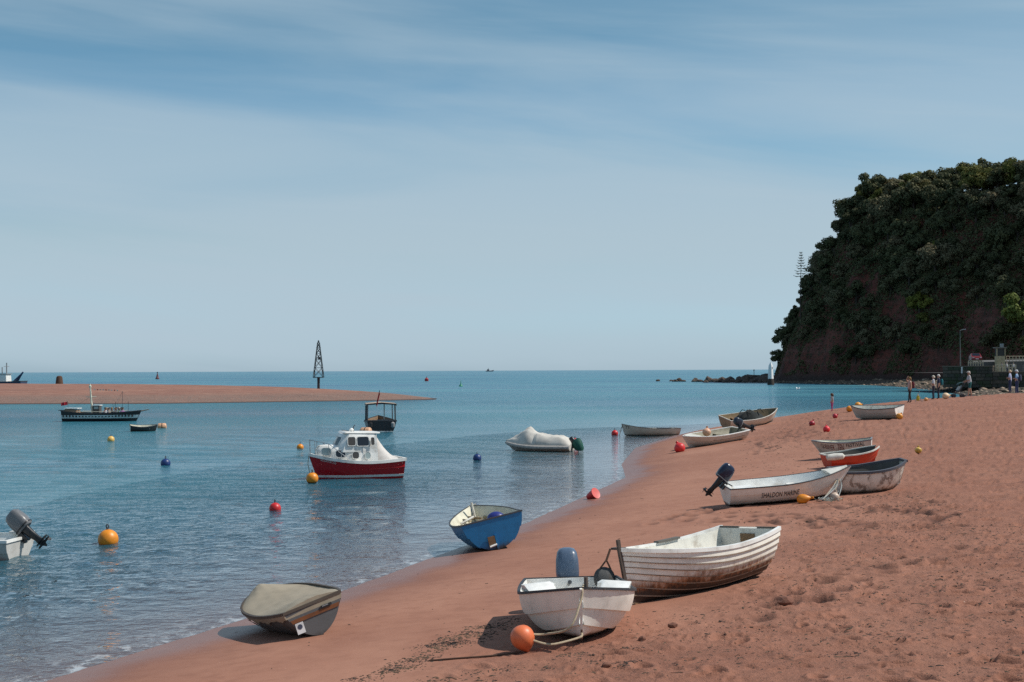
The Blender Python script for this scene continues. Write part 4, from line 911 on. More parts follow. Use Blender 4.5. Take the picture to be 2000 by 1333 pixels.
for k in range(9):
    x = xm+.2+.2*k*1.15; MB().add([(x, 0, 2.93-.010*k), (x+.13, .01, 2.925-.010*k), (x+.06, .02, 2.80-.010*k), (x, .006, 2.93-.010*k), (x+.13, .016, 2.925-.010*k), (x+.06, .026, 2.80-.010*k)], [(0, 1, 2), (5, 4, 3), (0, 3, 4, 1), (1, 4, 5, 2), (2, 5, 3, 0)]).build('pennant', (WHITE, paint((.4, .06, .05), .7, .1), CREAM)[k % 3], P_)
MB().loft([[(-2.95, -.55, 1.0), (-1.95, -.62, .95), (-1.95, .62, .95), (-2.95, .55, 1.0)], [(-2.9, -.5, 1.32), (-1.95, -.56, 1.24), (-1.95, .56, 1.24), (-2.9, .5, 1.32)]]).build('poop_cabin', paint((.30, .20, .13), .6, .3), P_)
MB().box((-2.42, 0, 1.36), (1.15, 1.25, .06)).build('cabin_roof', WHITE, P_); m = MB(); m.box((-.42, 0, 1.25), (.52, .7, .62)); m.build('wheel_shelter', paint((.10, .09, .08), .6, .3), P_); MB().box((-.42, 0, 1.60), (.62, .85, .06)).build('shelter_roof', WHITE, P_)
for s in (1, -1): MB().box((-.42, s*.36, 1.40), (.34, .02, .2)).build('shelter_window', GLASS_L, P_)
MB().lathe([(.10, -.0), (.17, .08), (.17, .3), (.06, .42)], 10, (-.86, .25, 1.25)).build('ventilator', BLACK, P_)
m = MB(); m.tube([(-2.75, 0, 1.3), (-2.85, 0, 1.95)], .014, 5); m.build('flag_staff', DKGREY, P_)
m = MB(); m.loft([[(-2.85-.5*t+0*k, .05*math.sin(9*t+k), 1.90-.26*k-.08*t) for t in (0, .25, .5, .75, 1)] for k in (0, .5, 1)], cap=False, close=False); m.build('red_ensign', paint((.45, .015, .03), .8, .2), P_)
m = MB()
for s in (1, -1): m.tube([(-1.8, s*.80, 1.12), (0, s*.85, 1.1), (2.0, s*.6, 1.15)], .02, 6)
m.build('hand_rail', CREAM, P_)
tag(P_, 'black sailing-style tripper ship with white chequered band and cream mast', 'ship'); float_at(P_, -33.4, 116.0, (1, .02), .30); HB['P'] = (h, P_)
# far vessels and marks
def far_ship():
    h = Hull(16, 4.2, 1.9, tw=.8, um=.4, e=2.4, sb=1.0, ss=.2, rake=1.5, vee=.3); s = dinghy('fishing_vessel', h, paint((.035, .05, .10), .5, .3), GREY, DKGREY, thwarts=(), rail_w=.2, rail_t=.2)
    MB().box((-2.0, 0, 2.9), (2.6, 2.6, 2.2), taper=.9).build('wheelhouse', WHITE, s); MB().box((-2.0, 0, 4.1), (2.9, 2.9, .2)).build('wheelhouse_roof', GREY, s); MB().box((-.70, 0, 3.3), (.1, 2.0, .7)).build('window_band', GLASS, s)
    m = MB(); m.tube([(-2.6, 0, 4), (-2.6, 0, 7.2)], .16, 6); m.tube([(-2.6, -1.2, 6.2), (-2.6, 1.2, 6.2)], .08, 6); m.tube([(-1.2, 0, 4), (-1.2, 0, 6.0)], .14, 6); m.build('mast', GREY, s)
    m = MB(); m.tube([(-5.2, 0, 1.8), (-7.8, 0, 4.6)], [.35, .22], 6); m.tube([(-5.2, 1.2, 1.8), (-7.8, 0, 4.6)], .15, 6); m.tube([(-5.2, -1.2, 1.8), (-7.8, 0, 4.6)], .15, 6); m.build('stern_gantry', paint((.03, .06, .14), .5, .2), s)
    MB().box((2, 0, 2.3), (3, 2.4, 1.0)).build('deck_winch', DKGREY, s)
    tag(s, 'blue and white fishing vessel partly hidden behind the sandbar', 'ship'); float_at(s, -143, 396, (-.97, .25), .5); return s
far_ship()
h = Hull(36, 7, 5, tw=.85, um=.4, e=2.6, sb=3, ss=.5, rake=4, vee=.2); s = dinghy('distant_ship', h, paint((.05, .06, .09), .6, .1), GREY, DKGREY, thwarts=(), rail_w=.4, rail_t=.4)
MB().box((-8, 0, 8), (8, 6, 7), taper=.85).build('bridge_house', paint((.07, .08, .11), .6, .1), s); m = MB(); m.tube([(-7, 0, 11), (-7, 0, 17)], .7, 6); m.build('mast', DKGREY, s)
tag(s, 'tiny dark ship far out on the sea horizon', 'ship'); float_at(s, -92, 5900, (.9, .4), 2.0)
def sail_mark(x, y, hgt):
    r = empty('channel_marker', (x, y, 0)); MB().lathe([(1.1, -.4), (1.1, .5), (.8, .8), (.5, hgt*.55), (.12, hgt)], 10).build('pillar', paint((.12, .03, .035), .6, .2), r); MB().box((0, 0, hgt+.3), (.5, .5, .6)).build('top_mark', DKGREY, r); return r
tag(sail_mark(-195, 782, 3.4), 'slim dark red channel marker beyond the sandbar', 'marker')
r = empty('channel_buoy', (-32.9, 547, 0)); MB().lathe([(.5, -.3), (.75, .1), (.72, .9), (.2, 1.35)], 14).build('float', paint((.35, .02, .03), .5, .2), r); MB().box((.0, 0, 1.55), (.25, .25, .45)).build('top_mark', DKGREY, r); tag(r, 'red can channel buoy out in the river mouth', 'buoy')
r = empty('channel_buoy', (-13.1, 363, 0)); MB().lathe([(.5, -.2), (.55, .1), (.16, .55), (.06, 1.25)], 14).build('float', paint((.01, .25, .14), .5, .2), r); MB().lathe([(.02, 0), (.11, .1), (.02, .25)], 8, (0, 0, 1.25)).build('top_mark', paint((.01, .25, .14), .5, .2), r); tag(r, 'green cone channel buoy on the bright water in the river mouth', 'buoy')
# lattice beacon on the sandbar
def lattice():
    x0, y0 = -29.8, 219.0; z0 = float(bar_h(np.array([x0]), np.array([y0]))[0][0]); r = empty('lattice_beacon', (x0, y0, z0)); M_ = paint((.015, .035, .045), .5, .3, (.06, .05, .04))
    m = MB(); m.lathe([(.22, -1.2), (.20, 1.1), (.22, 1.75)], 10); m.build('pile', paint((.03, .03, .035), .6, .4), r)
    MB().box((0, 0, 1.80), (1.55, 1.55, .12)).build('platform', M_, r)
    def leg(t, sx, sy): b = .74*(1-t)+.15*t; return Vector((sx*b, sy*b, 1.85+5.3*t))
    for sx in (1, -1):
        for sy in (1, -1): m = MB(); m.tube([leg(0, sx, sy), leg(1, sx, sy)], .055, 6); m.build('leg', M_, r)
    lv = [0, .27, .50, .68, .83, 1.0]
    for a, b in zip(lv[:-1], lv[1:]):
        m = MB()
        for (s1, s2) in (((1, 1), (1, -1)), ((1, -1), (-1, -1)), ((-1, -1), (-1, 1)), ((-1, 1), (1, 1))):
            m.tube([leg(a, *s1), leg(b, *s2)], .03, 4); m.tube([leg(a, *s2), leg(b, *s1)], .03, 4); m.tube([leg(b, *s1), leg(b, *s2)], .035, 4)
        m.build('lattice_bay', M_, r)
    m = MB(); m.lathe([(.10, 0), (.13, .1), (.13, .28), (.03, .42)], 10, (0, 0, 7.12)); m.build('lantern', M_, r); MB().box((.1, 0, 4.75), (.35, .2, .35)).build('battery_box', M_, r); m = MB(); m.tube([(-.35, 0, 6.4), (.35, 0, 6.4)], .04, 5); m.build('cross_bar', M_, r)
    tag(r, 'black steel lattice beacon tower standing on the sandbar', 'beacon')
lattice()
# brick stump on the sandbar
x0, y0 = -77.5, 243.5; z0 = float(bar_h(np.array([x0]), np.array([y0]))[0][0]); r = empty('beacon_stump', (x0, y0, z0-.1)); MB().lathe([(.72, -.4), (.62, .5), (.52, 1.35), (.44, 1.6), (.22, 1.72)], 14).build('tower', paint((.10, .055, .035), .9, .5, (.03, .025, .02), 2, .6), r); MB().lathe([(.95, -.4), (.85, .12), (.66, .2)], 14).build('footing', paint((.26, .2, .15), .9, .4), r)
tag(r, 'stubby brown stone beacon stump on top of the sandbar', 'beacon')
# white obelisk beacon off the headland
r = empty('white_beacon', (66.9, 368, 0), R_(52)); m = MB(); m.lathe([(.95, -.6), (.85, .9), (.62, 1.6)], 10); m.build('footing', paint((.05, .04, .033), .9, .4), r)
m = MB(); m.loft([[(-a, -a, z), (a, -a, z), (a, a, z), (-a, a, z)] for a, z in ((.55, 1.55), (.42, 4.6), (.40, 5.0), (.05, 5.9))]); m.build('obelisk', paint((.88, .87, .85), .6, .12, (.3, .25, .2)), r); m = MB(); m.box((0, -.47, 4.4), (.3, .1, .5)); m.build('lamp_box', GREY, r)
tag(r, 'white obelisk beacon on a dark base off the headland foot', 'beacon')
# ---------------------------------------------------------------- buoys
ORANGE = (.80, .27, .015); RED = (.62, .02, .022); PEACH = (.72, .42, .25); YEL = (.72, .42, .06); CORAL = (.80, .19, .07); NAVY = (.012, .04, .16)
def sphere_prof(r, n=14, z0=0.0, sq=1.0): return [(r*math.sin(math.pi*i/n) if 0 < i < n else .002, z0+r*sq*(-math.cos(math.pi*i/n))) for i in range(n+1)]
def fouled(col, z0, z1):
    n = NT('buoy_skin'); v = n.coord(); z = n.sepz(v)[2]; a = n.noise(9, 4, .6, v)
    c = n.mix(n.rng(n.noise(5, 5, .6, v), .4, .8), col, tuple(q*.72 for q in col)); c = n.mix(n.rng(n.math('ADD', z, n.math('MULTIPLY', n.math('SUBTRACT', a, .5), .06)), z1, z0), c, (.03, .022, .014)); return n.fin(c, .42, n.bump(a, .08, .004))
def float_buoy(x, y, d, col, label, group='mooring buoys on the water', sink=.30, ring=True, lean=0):
    r = d/2; root = empty('mooring_buoy', (x, y, r-sink*d)); root.rotation_euler = (R_(lean*.6), R_(lean), x)
    MB().lathe(sphere_prof(r), 22).build('float', fouled(col, -r*.62, -r*.38), root)
    m = MB(); m.lathe([(r*.20, r*.93), (r*.17, r*1.06), (r*.08, r*1.09)], 12); m.build('collar', DKGREY, root)
    if ring:
        m = MB(); m.tube([(0, 0, r*1.05), (r*.10, 0, r*1.2), (r*.12, 0, r*1.38), (0, 0, r*1.5), (-r*.12, 0, r*1.38), (-r*.10, 0, r*1.2), (0, 0, r*1.05)], r*.045+.004, 6); m.build('ring', DKGREY, root)
    tag(root, label, 'buoy', group)
float_buoy(-9.45, 33.3, .47, ORANGE, 'big orange mooring buoy floating near the anchored white dinghy', lean=4)
float_buoy(-6.85, 41.1, .34, RED, 'red mooring buoy floating alone in front of the red cabin cruiser', sink=.36, lean=-5)
float_buoy(-14.88, 61.1, .42, NAVY, 'dark blue mooring buoy at far side left of the cabin cruiser', sink=.32)
float_buoy(-23.29, 82.6, .42, (.75, .45, .12), 'pale yellow mooring buoy in front of the tiny dark tender', sink=.3)
float_buoy(-10.97, 73.6, .36, ORANGE, 'orange mooring buoy floating just past the cabin cruiser bow rail', sink=.3)
float_buoy(-7.2, 51.2, .44, ORANGE, 'orange mooring buoy floating against the red cabin cruiser bow', sink=.16, lean=6)
float_buoy(-1.57, 63.4, .38, NAVY, 'dark blue mooring buoy in open water off the blue boat', sink=.22, lean=3)
float_buoy(3.46, 78.8, .38, RED, 'red mooring buoy floating behind the green covered outboard', sink=.34)
float_buoy(6.32, 87.9, .42, RED, 'red mooring buoy floating at the bow of the slim rowing boat', sink=.3)
def drum_buoy(x, y, L, r, yaw, label):
    root = empty('drum_buoy', (x, y, r*.42)); root.rotation_euler = (0, R_(90), yaw)
    MB().lathe([(r*.3, -L/2), (r*.85, -L/2+.04), (r, -L/2+.1), (r, L/2-.1), (r*.85, L/2-.04), (r*.3, L/2)], 18).build('float', paint((.68, .38, .22), .5, .5, (.20, .08, .03), 6), root); MB().lathe([(r*1.04, -.03), (r*1.04, .03)], 18).build('band', CHAIN, root); tag(root, label, 'buoy', 'mooring buoys on the water')
drum_buoy(-24.9, 101.2, .64, .25, .2, 'peach drum-shaped buoy floating just beyond the tiny dark tender'); drum_buoy(-9.2, 89.4, .72, .33, -.25, 'peach drum-shaped buoy under the black launch stern')
def pear(x, y, L, r, col, yaw, pitch, label, z=None, name='beach_buoy', group='buoys lying on the sand', rope_to=None):
    """inflatable pear buoy lying on the sand, neck towards +Z of its own axis"""
    zz = gz(x, y) if z is None else z
    root = empty(name, (x, y, zz+r*.90)); root.rotation_euler = (0, R_(pitch), yaw)
    prof = [(.003, -L*.5)]+[(r*math.sin(math.pi*.5*(i/6))**.8, -L*.5+r*(1-math.cos(math.pi*.5*i/6))) for i in range(1, 7)]
    zc = -L*.5+r; H = L-r-.06
    prof += [(r*(1-(t)**1.9)*.93+r*.07+0, zc+H*t) for t in (.15, .3, .45, .6, .75, .88, .97)]; prof = [(max(a, .16*r), b) for a, b in prof]
    MB().lathe(prof, 20).build('float', paint(col, .42, .22, tuple(q*.4 for q in col), 5), root); e = L*.5-.06
    m = MB(); m.lathe([(.17*r, e-.02), (.25*r, e), (.25*r, e+.05), (.1*r, e+.06)], 10); m.build('neck', paint(tuple(q*.75 for q in col), .5, .3, (.05, .03, .02)), root)
    tag(root, label, 'buoy', group); return root
pear(.13, 17.05, .40, .145, CORAL, .5, 158, 'coral buoy on the sand roped to the white dinghy in front')
pear(7.24, 35.25, .42, .125, ORANGE, -.3, 80, 'orange pear buoy lying under the lettered boat side')
pear(8.02, 35.45, .30, .12, (.62, .47, .36), .9, 28, 'dirty cream buoy hanging at the foot of the worn tender rope')
pear(7.33, 62.6, .56, .245, (.72, .03, .03), 2.2, 35, 'largest red buoy on the sand, beside the broad dinghy bow')
pear(8.85, 64.8, .46, .20, (.70, .38, .24), 1.0, 12, 'faded pink buoy resting in the broad dinghy', z=gz(9.12, 65.0)+.42, group='buoys lying on the sand')
pear(14.79, 70.2, .36, .15, (.38, .015, .03), .4, 25, 'dark red buoy on the sand, nearest the water of three red ones')
pear(14.23, 64.5, .40, .16, (.78, .035, .04), 1.4, 40, 'bright red buoy on the sand, nearest the camera of three red ones')
pear(17.22, 75.8, .34, .14, (.50, .02, .035), .2, 60, 'red buoy on the sand, highest up the beach of three red ones')
pear(19.51, 82.1, .50, .18, ORANGE, .3, 75, 'orange buoy with pointed end lying on the sand below its twin')
pear(22.39, 91.9, .56, .20, (.75, .30, .02), .2, 82, 'orange buoy with pointed end lying on the beach crest')
pear(18.95, 69.6, .38, .17, (.78, .32, .04), .5, 40, 'light orange buoy leaning on the pale dinghy stern')
pear(14.25, 50.0, .28, .125, (.66, .42, .08), 1.2, 20, 'small yellow buoy alone on the open sand')
pear(28.3, 97.2, .34, .13, (.75, .36, .12), .2, 75, 'small pale orange buoy on the beach crest beside the standing couple')
pear(29.95, 98.1, .60, .22, (.78, .55, .34), .1, 82, 'large cream and orange buoy at the feet of the standing couple')
# red bucket-like float near the waterline
r = empty('red_bucket', (2.44, 43.75, gz(2.44, 43.75)+.10)); r.rotation_euler = (R_(8), R_(62), R_(-35)); m = MB(); P_r = [(.10, -.16), (.12, -.10), (.15, .10), (.165, .16)]
V = []; n = 18; prof = P_r+[(.145, .155), (.13, .10), (.10, -.12), (.004, -.125)]; m.lathe(prof, n); m.build('pail', paint((.60, .025, .03), .45, .2), r); m = MB(); m.lathe([(.162, .150), (.178, .155), (.178, .175), (.160, .17)], 18); m.build('rim', paint((.72, .12, .10), .45, .2), r)
tag(r, 'red bucket tipped on its side at the waterline', 'bucket')
# blue ball and gear in the blue boat
hB, oB = HB['B']; Mb = oB.matrix_world; p = Mb @ Vector((-.25, -.28, .56)); r = empty('ball_float', p); MB().lathe(sphere_prof(.17), 18, sx=1.25).build('float', paint((.02, .03, .20), .35, .2), r); tag(r, 'dark blue ball float resting inside the blue boat', 'buoy')
rng = random.Random(4); root = empty('fishing_gear'); root.matrix_world = Mb @ Matrix.Translation((.55, -.02, .34)); GM = (paint((.42, .34, .20), .8, .4), paint((.30, .22, .13), .8, .4), paint((.12, .10, .08), .8, .3), OFFW)
for k in range(22):
    a = rng.uniform(0, 3.14); c = Vector((rng.uniform(-.55, .5), rng.uniform(-.38, .38), rng.uniform(.05, .30))); d = Vector((math.cos(a), math.sin(a), rng.uniform(-.25, .35)))*rng.uniform(.10, .24); m = MB(); m.tube([c-d, c+d], rng.uniform(.016, .04), 6); m.build('stick', GM[k % 4], root)
m = MB(); m.lathe([(.05, 0), (.42, .03), (.46, .12), (.30, .2), (.05, .24)], 16, (0, 0, -.02), sx=1.3); m.build('pile', GM[1], root)
tag(root, 'jumble of pale sticks and gear piled in the blue boat', 'fishing gear')
# heap of net in boat K
hK, oK = HB['K']; root = empty('net_heap'); root.matrix_world = oK.matrix_world @ Matrix.Translation((.10, .05, .38)); rng = np.random.RandomState(8); NETM = paint((.018, .022, .022), .9, .3, (.07, .05, .04), 12, .8); m = MB(); R = []
for i in range(15):
    t = i/14; x = -.95+1.75*t; hh = .52*math.sin(math.pi*min(1, t*1.05))**.7*(1-.45*t)+.02; R.append([(x, .56*math.cos(a)*(.7+.3*math.sin(math.pi*t)), max(0, math.sin(a))*hh*(1+.25*math.sin(7*a+11*t))+.03*math.sin(23*a+31*t)) for a in [math.pi*k/15 for k in range(16)]])
m.loft(R, cap=True, close=True); m.build('heap', NETM, root)
for k in range(10): a = rng.uniform(0, 6.28); m = MB(); c = Vector((rng.uniform(-.6, .5), rng.uniform(-.3, .3), .42)); m.tube([c, c+Vector((.15*math.cos(a), .2*math.sin(a), .06)), c+Vector((.3*math.cos(a), .4*math.sin(a), -.15))], .02, 5); m.build('strand', NETM, root)
tag(root, 'heap of dark fishing net lying in the cream boat', 'fishing net')
# ropes of boat C to the coral buoy, fender on the clinker bow, net on the tender
hC, oC = HB['C']; Mc = oC.matrix_world; top = Mc @ Vector((hC.p(1, .95)[0]+.0, .02, hC.p(1, .95)[2]+.03)); eye = Mc @ Vector((hC.p(1, .14)[0]+.05, 0, hC.p(1, .14)[2])); bz = gz(.13, 17.05)
tag(rope('mooring_rope', [top+Vector((.02, .15, .02)), top, top+Vector((-.02, -.06, -.12)), top+Vector((-.16, -.22, -.42)), (.40, 17.05, bz+.22), (.22, 17.03, bz+.22)], .014, ROPE), 'pale rope looping from the white dinghy bow cleat down to the coral buoy', 'rope')
tag(rope('mooring_rope', [eye, eye+Vector((-.03, -.06, -.04)), (.50, 17.0, bz+.11), (.36, 16.98, bz+.12), (.22, 17.0, bz+.16)], .014, ROPE), 'pale rope from the white dinghy keel eye to the coral buoy', 'rope')
tag(rope('chain', [(.10, 17.0, bz+.02), (-.2, 16.95, gz(-.2, 16.95)+.012), (-.7, 16.95, gz(-.7, 16.95)+.012), (-1.0, 17.0, gz(-1, 17)+.008)], .012, CHAIN), 'dark chain trailing over the sand from the coral buoy', 'chain')
hD, oD = HB['D']; Md = oD.matrix_world; q = Md @ Vector((hD.p(1, 1)[0]+.03, -.13, hD.p(1, 1)[2])); zf = gz(q.x-.03, q.y-.03)
root = empty('round_fender', (q.x-.10, q.y-.05, q.z-.40)); root.rotation_euler = (0, R_(8), .6); MB().lathe([(.01, -.10), (.10, -.09), (.155, -.05), (.165, 0), (.155, .05), (.10, .09), (.01, .10)], 20, rot=Matrix.Rotation(R_(80), 3, 'X')).build('pad', paint((.055, .055, .055), .8, .3), root)
m = MB(); m.tube([(-.10, 0, .13), (0, 0, .26)], .012, 6); m.tube([(.10, 0, .13), (0, 0, .26)], .012, 6); m.tube([(0, 0, .25), (.05, 0, .42)], .016, 6); m.build('hanger', CHAIN, root); tag(root, 'dark round fender hanging on a chain from the clinker boat bow', 'fender')
hF, oF = HB['F']; Mf = oF.matrix_world; a = Mf @ Vector((hF.p(0.02, 1)[0]-.03, -hF.p(0.02, 1)[1]+.05, hF.p(0, 1)[2]+.04)); root = empty('tangled_rope', (0, 0, 0)); rng = random.Random(2); cols = (paint((.36, .38, .37), .9, .2), paint((.20, .22, .22), .9, .2), paint((.44, .36, .26), .9, .2))
bx, by = 7.92, 35.35; bzz = gz(bx, by)
for k in range(9):
    o = Vector((rng.uniform(-.07, .07), rng.uniform(-.07, .07), 0)); e = Vector((bx+rng.uniform(-.25, .2), by+rng.uniform(-.15, .2), bzz+rng.uniform(.01, .10))); mid = (a+e)/2+Vector((rng.uniform(-.08, .08), 0, rng.uniform(-.12, -.02)))
    rope('strand', [a+Vector((.12, .1, .0)), a+o*.5, a*.7+e*.3+o*.6, mid+o, e, e+Vector((rng.uniform(-.25, .25), rng.uniform(-.2, .1), -.04))], .011, cols[k % 3], root, 5, 4)
for k in range(7):
    c = Vector((bx+rng.uniform(-.2, .15), by+rng.uniform(-.12, .15), bzz+.05)); pts = [c+Vector((.14*math.cos(t), .12*math.sin(t), .03*math.sin(3*t+k))) for t in [6.28*i/8 for i in range(9)]]; rope('coil', pts, .010, cols[k % 3], root, 5, 3)
tag(root, 'tangle of grey and tan rope hanging from the worn tender to the sand', 'rope')
tag(rope('mooring_rope', [(7.45, 35.24, gz(7.45, 35.24)+.10), (7.56, 35.22, gz(7.56, 35.22)+.03), (7.75, 35.2, gz(7.75, 35.2)+.012), (7.55, 34.8, gz(7.55, 34.8)+.01)], .012, DROPE), 'thin dark rope on the sand tied to the orange pear buoy', 'rope')
# ---------------------------------------------------------------- people
SKIN = paint((.50, .29, .20), .6, .1); 
def person(x, y, z, hgt, yaw, top, legs, hair, label, name='person', arms='down', shorts=False, skirt=False, stride=.10, bag=None, hat=None, long_hair=False, shoes=(.03, .03, .035), lean=0.0, sleeves=True, group=None):
    """+X is forward. One continuous skinned body; hair, hat and bag are its children."""
    k = hgt/1.72; V = []; E_ = []; Rr = []; T = []
    def v(p, r, t, par=None):
        V.append(Vector(p)*k); Rr.append(r*k); T.append(t)
        if par is not None: E_.append((par, len(V)-1))
        return len(V)-1
    pel = v((0, 0, .94), (.155), 'L'); wst = v((.0+lean*.2, 0, 1.10), .135, 'T', pel); chs = v((.01+lean*.6, 0, 1.32), .155, 'T', wst); nk = v((.0+lean, 0, 1.48), .062, 'S', chs); hd0 = v((.015+lean, 0, 1.56), .075, 'S', nk); hd = v((.025+lean, 0, 1.635), .088, 'S', hd0); v((.015+lean, 0, 1.70), .06, 'S', hd)
    LT = 'L'
    for s, st in ((1, stride), (-1, -stride)):
        hip = v((0, s*.095, .86), .10, 'L', pel); kn = v((st*.55+.02, s*.10, .48), .066, 'S' if shorts else 'L', hip); an = v((st, s*.10, .09), .044, 'S' if shorts else 'L', kn); v((st+.13, s*.115, .035), .036, 'F', an)
        sh = v((.0+lean*.8, s*.19, 1.41), .062, 'T', chs); a = arms if isinstance(arms, str) else arms[0 if s > 0 else 1]
        el_, ha = {'down': ((.0, s*.25, 1.14), (.06, s*.25, .90)), 'forward': ((.12, s*.24, 1.18), (.36, s*.18, 1.12)), 'up': ((.14, s*.24, 1.52), (.10, s*.10, 1.72)), 'fold': ((.02, s*.26, 1.16), (.20, s*.05, 1.14)), 'hip': ((-.04, s*.33, 1.16), (.02, s*.17, 1.02)), 'push': ((.08, s*.24, 1.16), (.34, s*.20, 1.02))}[a]
        st_ = 'T' if sleeves else 'S'; e = v((el_[0]+lean*.6, el_[1], el_[2]), .045, st_, sh); w = v((ha[0]+lean*.4, ha[1], ha[2]), .033, 'S', e); d = (Vector(ha)-Vector(el_)).normalized()*.09; v((ha[0]+lean*.4+d.x, ha[1]+d.y, ha[2]+d.z), .03, 'S', w)
    me = bpy.data.meshes.new('body'); me.from_pydata([tuple(p) for p in V], E_, []); ob = bpy.data.objects.new('body', me); COL.objects.link(ob)
    ob.modifiers.new('skin', 'SKIN'); sv = me.skin_vertices[0].data
    for i, r in enumerate(Rr): sv[i].radius = (r, r*(1.18 if T[i] == 'T' and i in (1, 2) else 1)); sv[i].use_root = (i == 0)
    md = ob.modifiers.new('sub', 'SUBSURF'); md.levels = 1
    bpy.context.view_layer.update(); m2 = bpy.data.meshes.new_from_object(ob.evaluated_get(bpy.context.evaluated_depsgraph_get())); bpy.data.objects.remove(ob)
    mats = {'T': paint(top, .85, .1), 'L': paint(legs, .85, .1), 'S': SKIN, 'F': paint(shoes, .7, .1)}; order = ['T', 'L', 'S', 'F']; m2.materials.clear()
    for q in order: m2.materials.append(mats[q])
    segs = [(V[a], V[b], T[b]) for a, b in E_]
    for p in m2.polygons:
        c = p.center; best = 9; bt = 'T'
        for a, b, t in segs:
            ab = b-a; u = max(0, min(1, (c-a).dot(ab)/max(ab.length_squared, 1e-9))); d = (c-(a+ab*u)).length
            if d < best: best = d; bt = t
        zz = c.z/k
        if bt == 'T' and zz < .98 and abs(c.y/k) < .2: bt = 'L'
        if shorts and bt == 'S' and .58 < zz < .95 and abs(c.y/k) < .2: bt = 'L'
        p.material_index = order.index(bt); p.use_smooth = True
    root = empty(name, (x, y, z), yaw); o = link('body', m2, root)
    hx = (.015+lean)*k; hm = paint(hair, .8, .1); m = MB(); m.lathe([(.02, .115), (.06, .105), (.093, .07), (.104, .02), (.100, -.03), (.085, -.06)], 14, (hx-.012*k, 0, 1.635*k)); m.v = [(hx+(a-hx)*k if False else a, b, c) for a, b, c in m.v]
    m.v = [((a-.035*k if c < 1.63*k else a), b, c) for a, b, c in m.v]; m.build('hair', hm, root)
    if long_hair: m = MB(); m.loft([super_ring(hx-.06*k, 0, 1.62*k, .05*k, .085*k, 12), super_ring(hx-.075*k, 0, 1.5*k, .045*k, .09*k, 12), super_ring(hx-.09*k, 0, 1.36*k, .025*k, .06*k, 12)]); m.build('ponytail', hm, root)
    if skirt: m = MB(); m.loft([super_ring(0, 0, 1.02*k, .13*k, .155*k, 16, 2), super_ring(0, 0, .8*k, .19*k, .2*k, 16, 2), super_ring(0, 0, .5*k, .22*k, .24*k, 16, 2), super_ring(0, 0, .12*k, .25*k, .27*k, 16, 2)]); m.build('skirt', mats['L'], root)
    if hat: m = MB(); m.lathe([(.02, .13), (.09, .115), (.108, .06), (.115, .03)], 14, (hx, 0, 1.64*k)); m.lathe([(.06, .028), (.15, .03), (.15, .04), (.06, .045)], 14, (hx+.04, 0, 1.64*k)); m.build('hat', paint(hat, .8, .1), root)
    if bag: m = MB(); m.loft([super_ring(-.22*k+lean*.5, 0, z_*k, a*k, b*k, 14, 3) for z_, a, b in ((.98, .06, .11), (1.02, .09, .15), (1.3, .09, .15), (1.42, .05, .11))]); m.build('backpack', paint(bag, .8, .1), root)
    tag(root, label, 'person', group); return root
def on(x, y): return (x, y, gz(x, y)-.01)
PG = 'people standing on the far beach crest'
person(*on(20.27, 90.2), 1.10, R_(190), (.50, .42, .40), (.55, .06, .20), (.10, .05, .03), 'small child in a pale top and pink trousers standing at the water edge', stride=.03, long_hair=True, group=PG, shoes=(.5, .1, .2))
person(*on(26.35, 94.3), 1.70, R_(185), (.55, .36, .33), (.035, .028, .028), (.22, .13, .05), 'woman with a raised arm, dark red backpack and dark trousers on the crest', arms=('down', 'up'), bag=(.12, .012, .02), long_hair=True, stride=.12, sleeves=False, group=PG)
person(*on(29.25, 98.8), 1.64, R_(170), (.60, .60, .63), (.03, .035, .06), (.62, .55, .45), 'fair-haired person in a white top and dark trousers, one of a close pair', arms='fold', stride=.05, group=PG)
person(*on(29.85, 99.6), 1.70, R_(175), (.025, .035, .075), (.025, .03, .05), (.60, .58, .54), 'grey-haired person in navy with a teal backpack, one of a close pair', arms='down', bag=(.01, .16, .19), stride=.05, group=PG)
person(*on(32.55, 101.2), 1.78, R_(180), (.50, .50, .52), (.015, .12, .12), (.50, .44, .40), 'man in a grey hooded top and teal shorts behind the pushchair', arms='push', shorts=True, stride=.16, lean=.06, hat=(.62, .55, .50), group=PG, shoes=(.5, .3, .3))
person(*on(36.15, 103.3), 1.66, R_(150), (.42, .47, .66), (.025, .04, .10), (.55, .42, .28), 'fair-haired woman in a pale blue shirt and jeans near the frame edge', arms='fold', stride=.04, group=PG)
person(*on(37.6, 106.0), 1.86, R_(150), (.24, .40, .62), (.03, .05, .13), (.5, .5, .5), 'tall man in a white cap and blue shirt near the frame edge', arms='fold', stride=.05, hat=(.75, .75, .75), bag=(.03, .04, .08), group=PG)
# pushchair
x, y, z = on(31.55, 100.6); r = empty('pushchair', (x, y, z), R_(180)); m = MB(); m.tube([(-.42, .2, 1.02), (-.1, .2, .62), (.35, .2, .18)], .022, 6); m.tube([(-.42, -.2, 1.02), (-.1, -.2, .62), (.35, -.2, .18)], .022, 6); m.tube([(-.42, -.2, 1.02), (-.42, .2, 1.02)], .024, 6); m.tube([(-.25, .2, .14), (.1, .2, .55)], .02, 6); m.tube([(-.25, -.2, .14), (.1, -.2, .55)], .02, 6); m.build('frame', DKGREY, r)
m = MB(); m.loft([[(.18, -.2, .36), (.22, -.2, .44), (.22, .2, .44), (.18, .2, .36)], [(-.08, -.2, .40), (-.04, -.2, .48), (-.04, .2, .48), (-.08, .2, .40)], [(-.26, -.2, .82), (-.20, -.2, .86), (-.20, .2, .86), (-.26, .2, .82)]]); m.build('seat', BLACK, r)
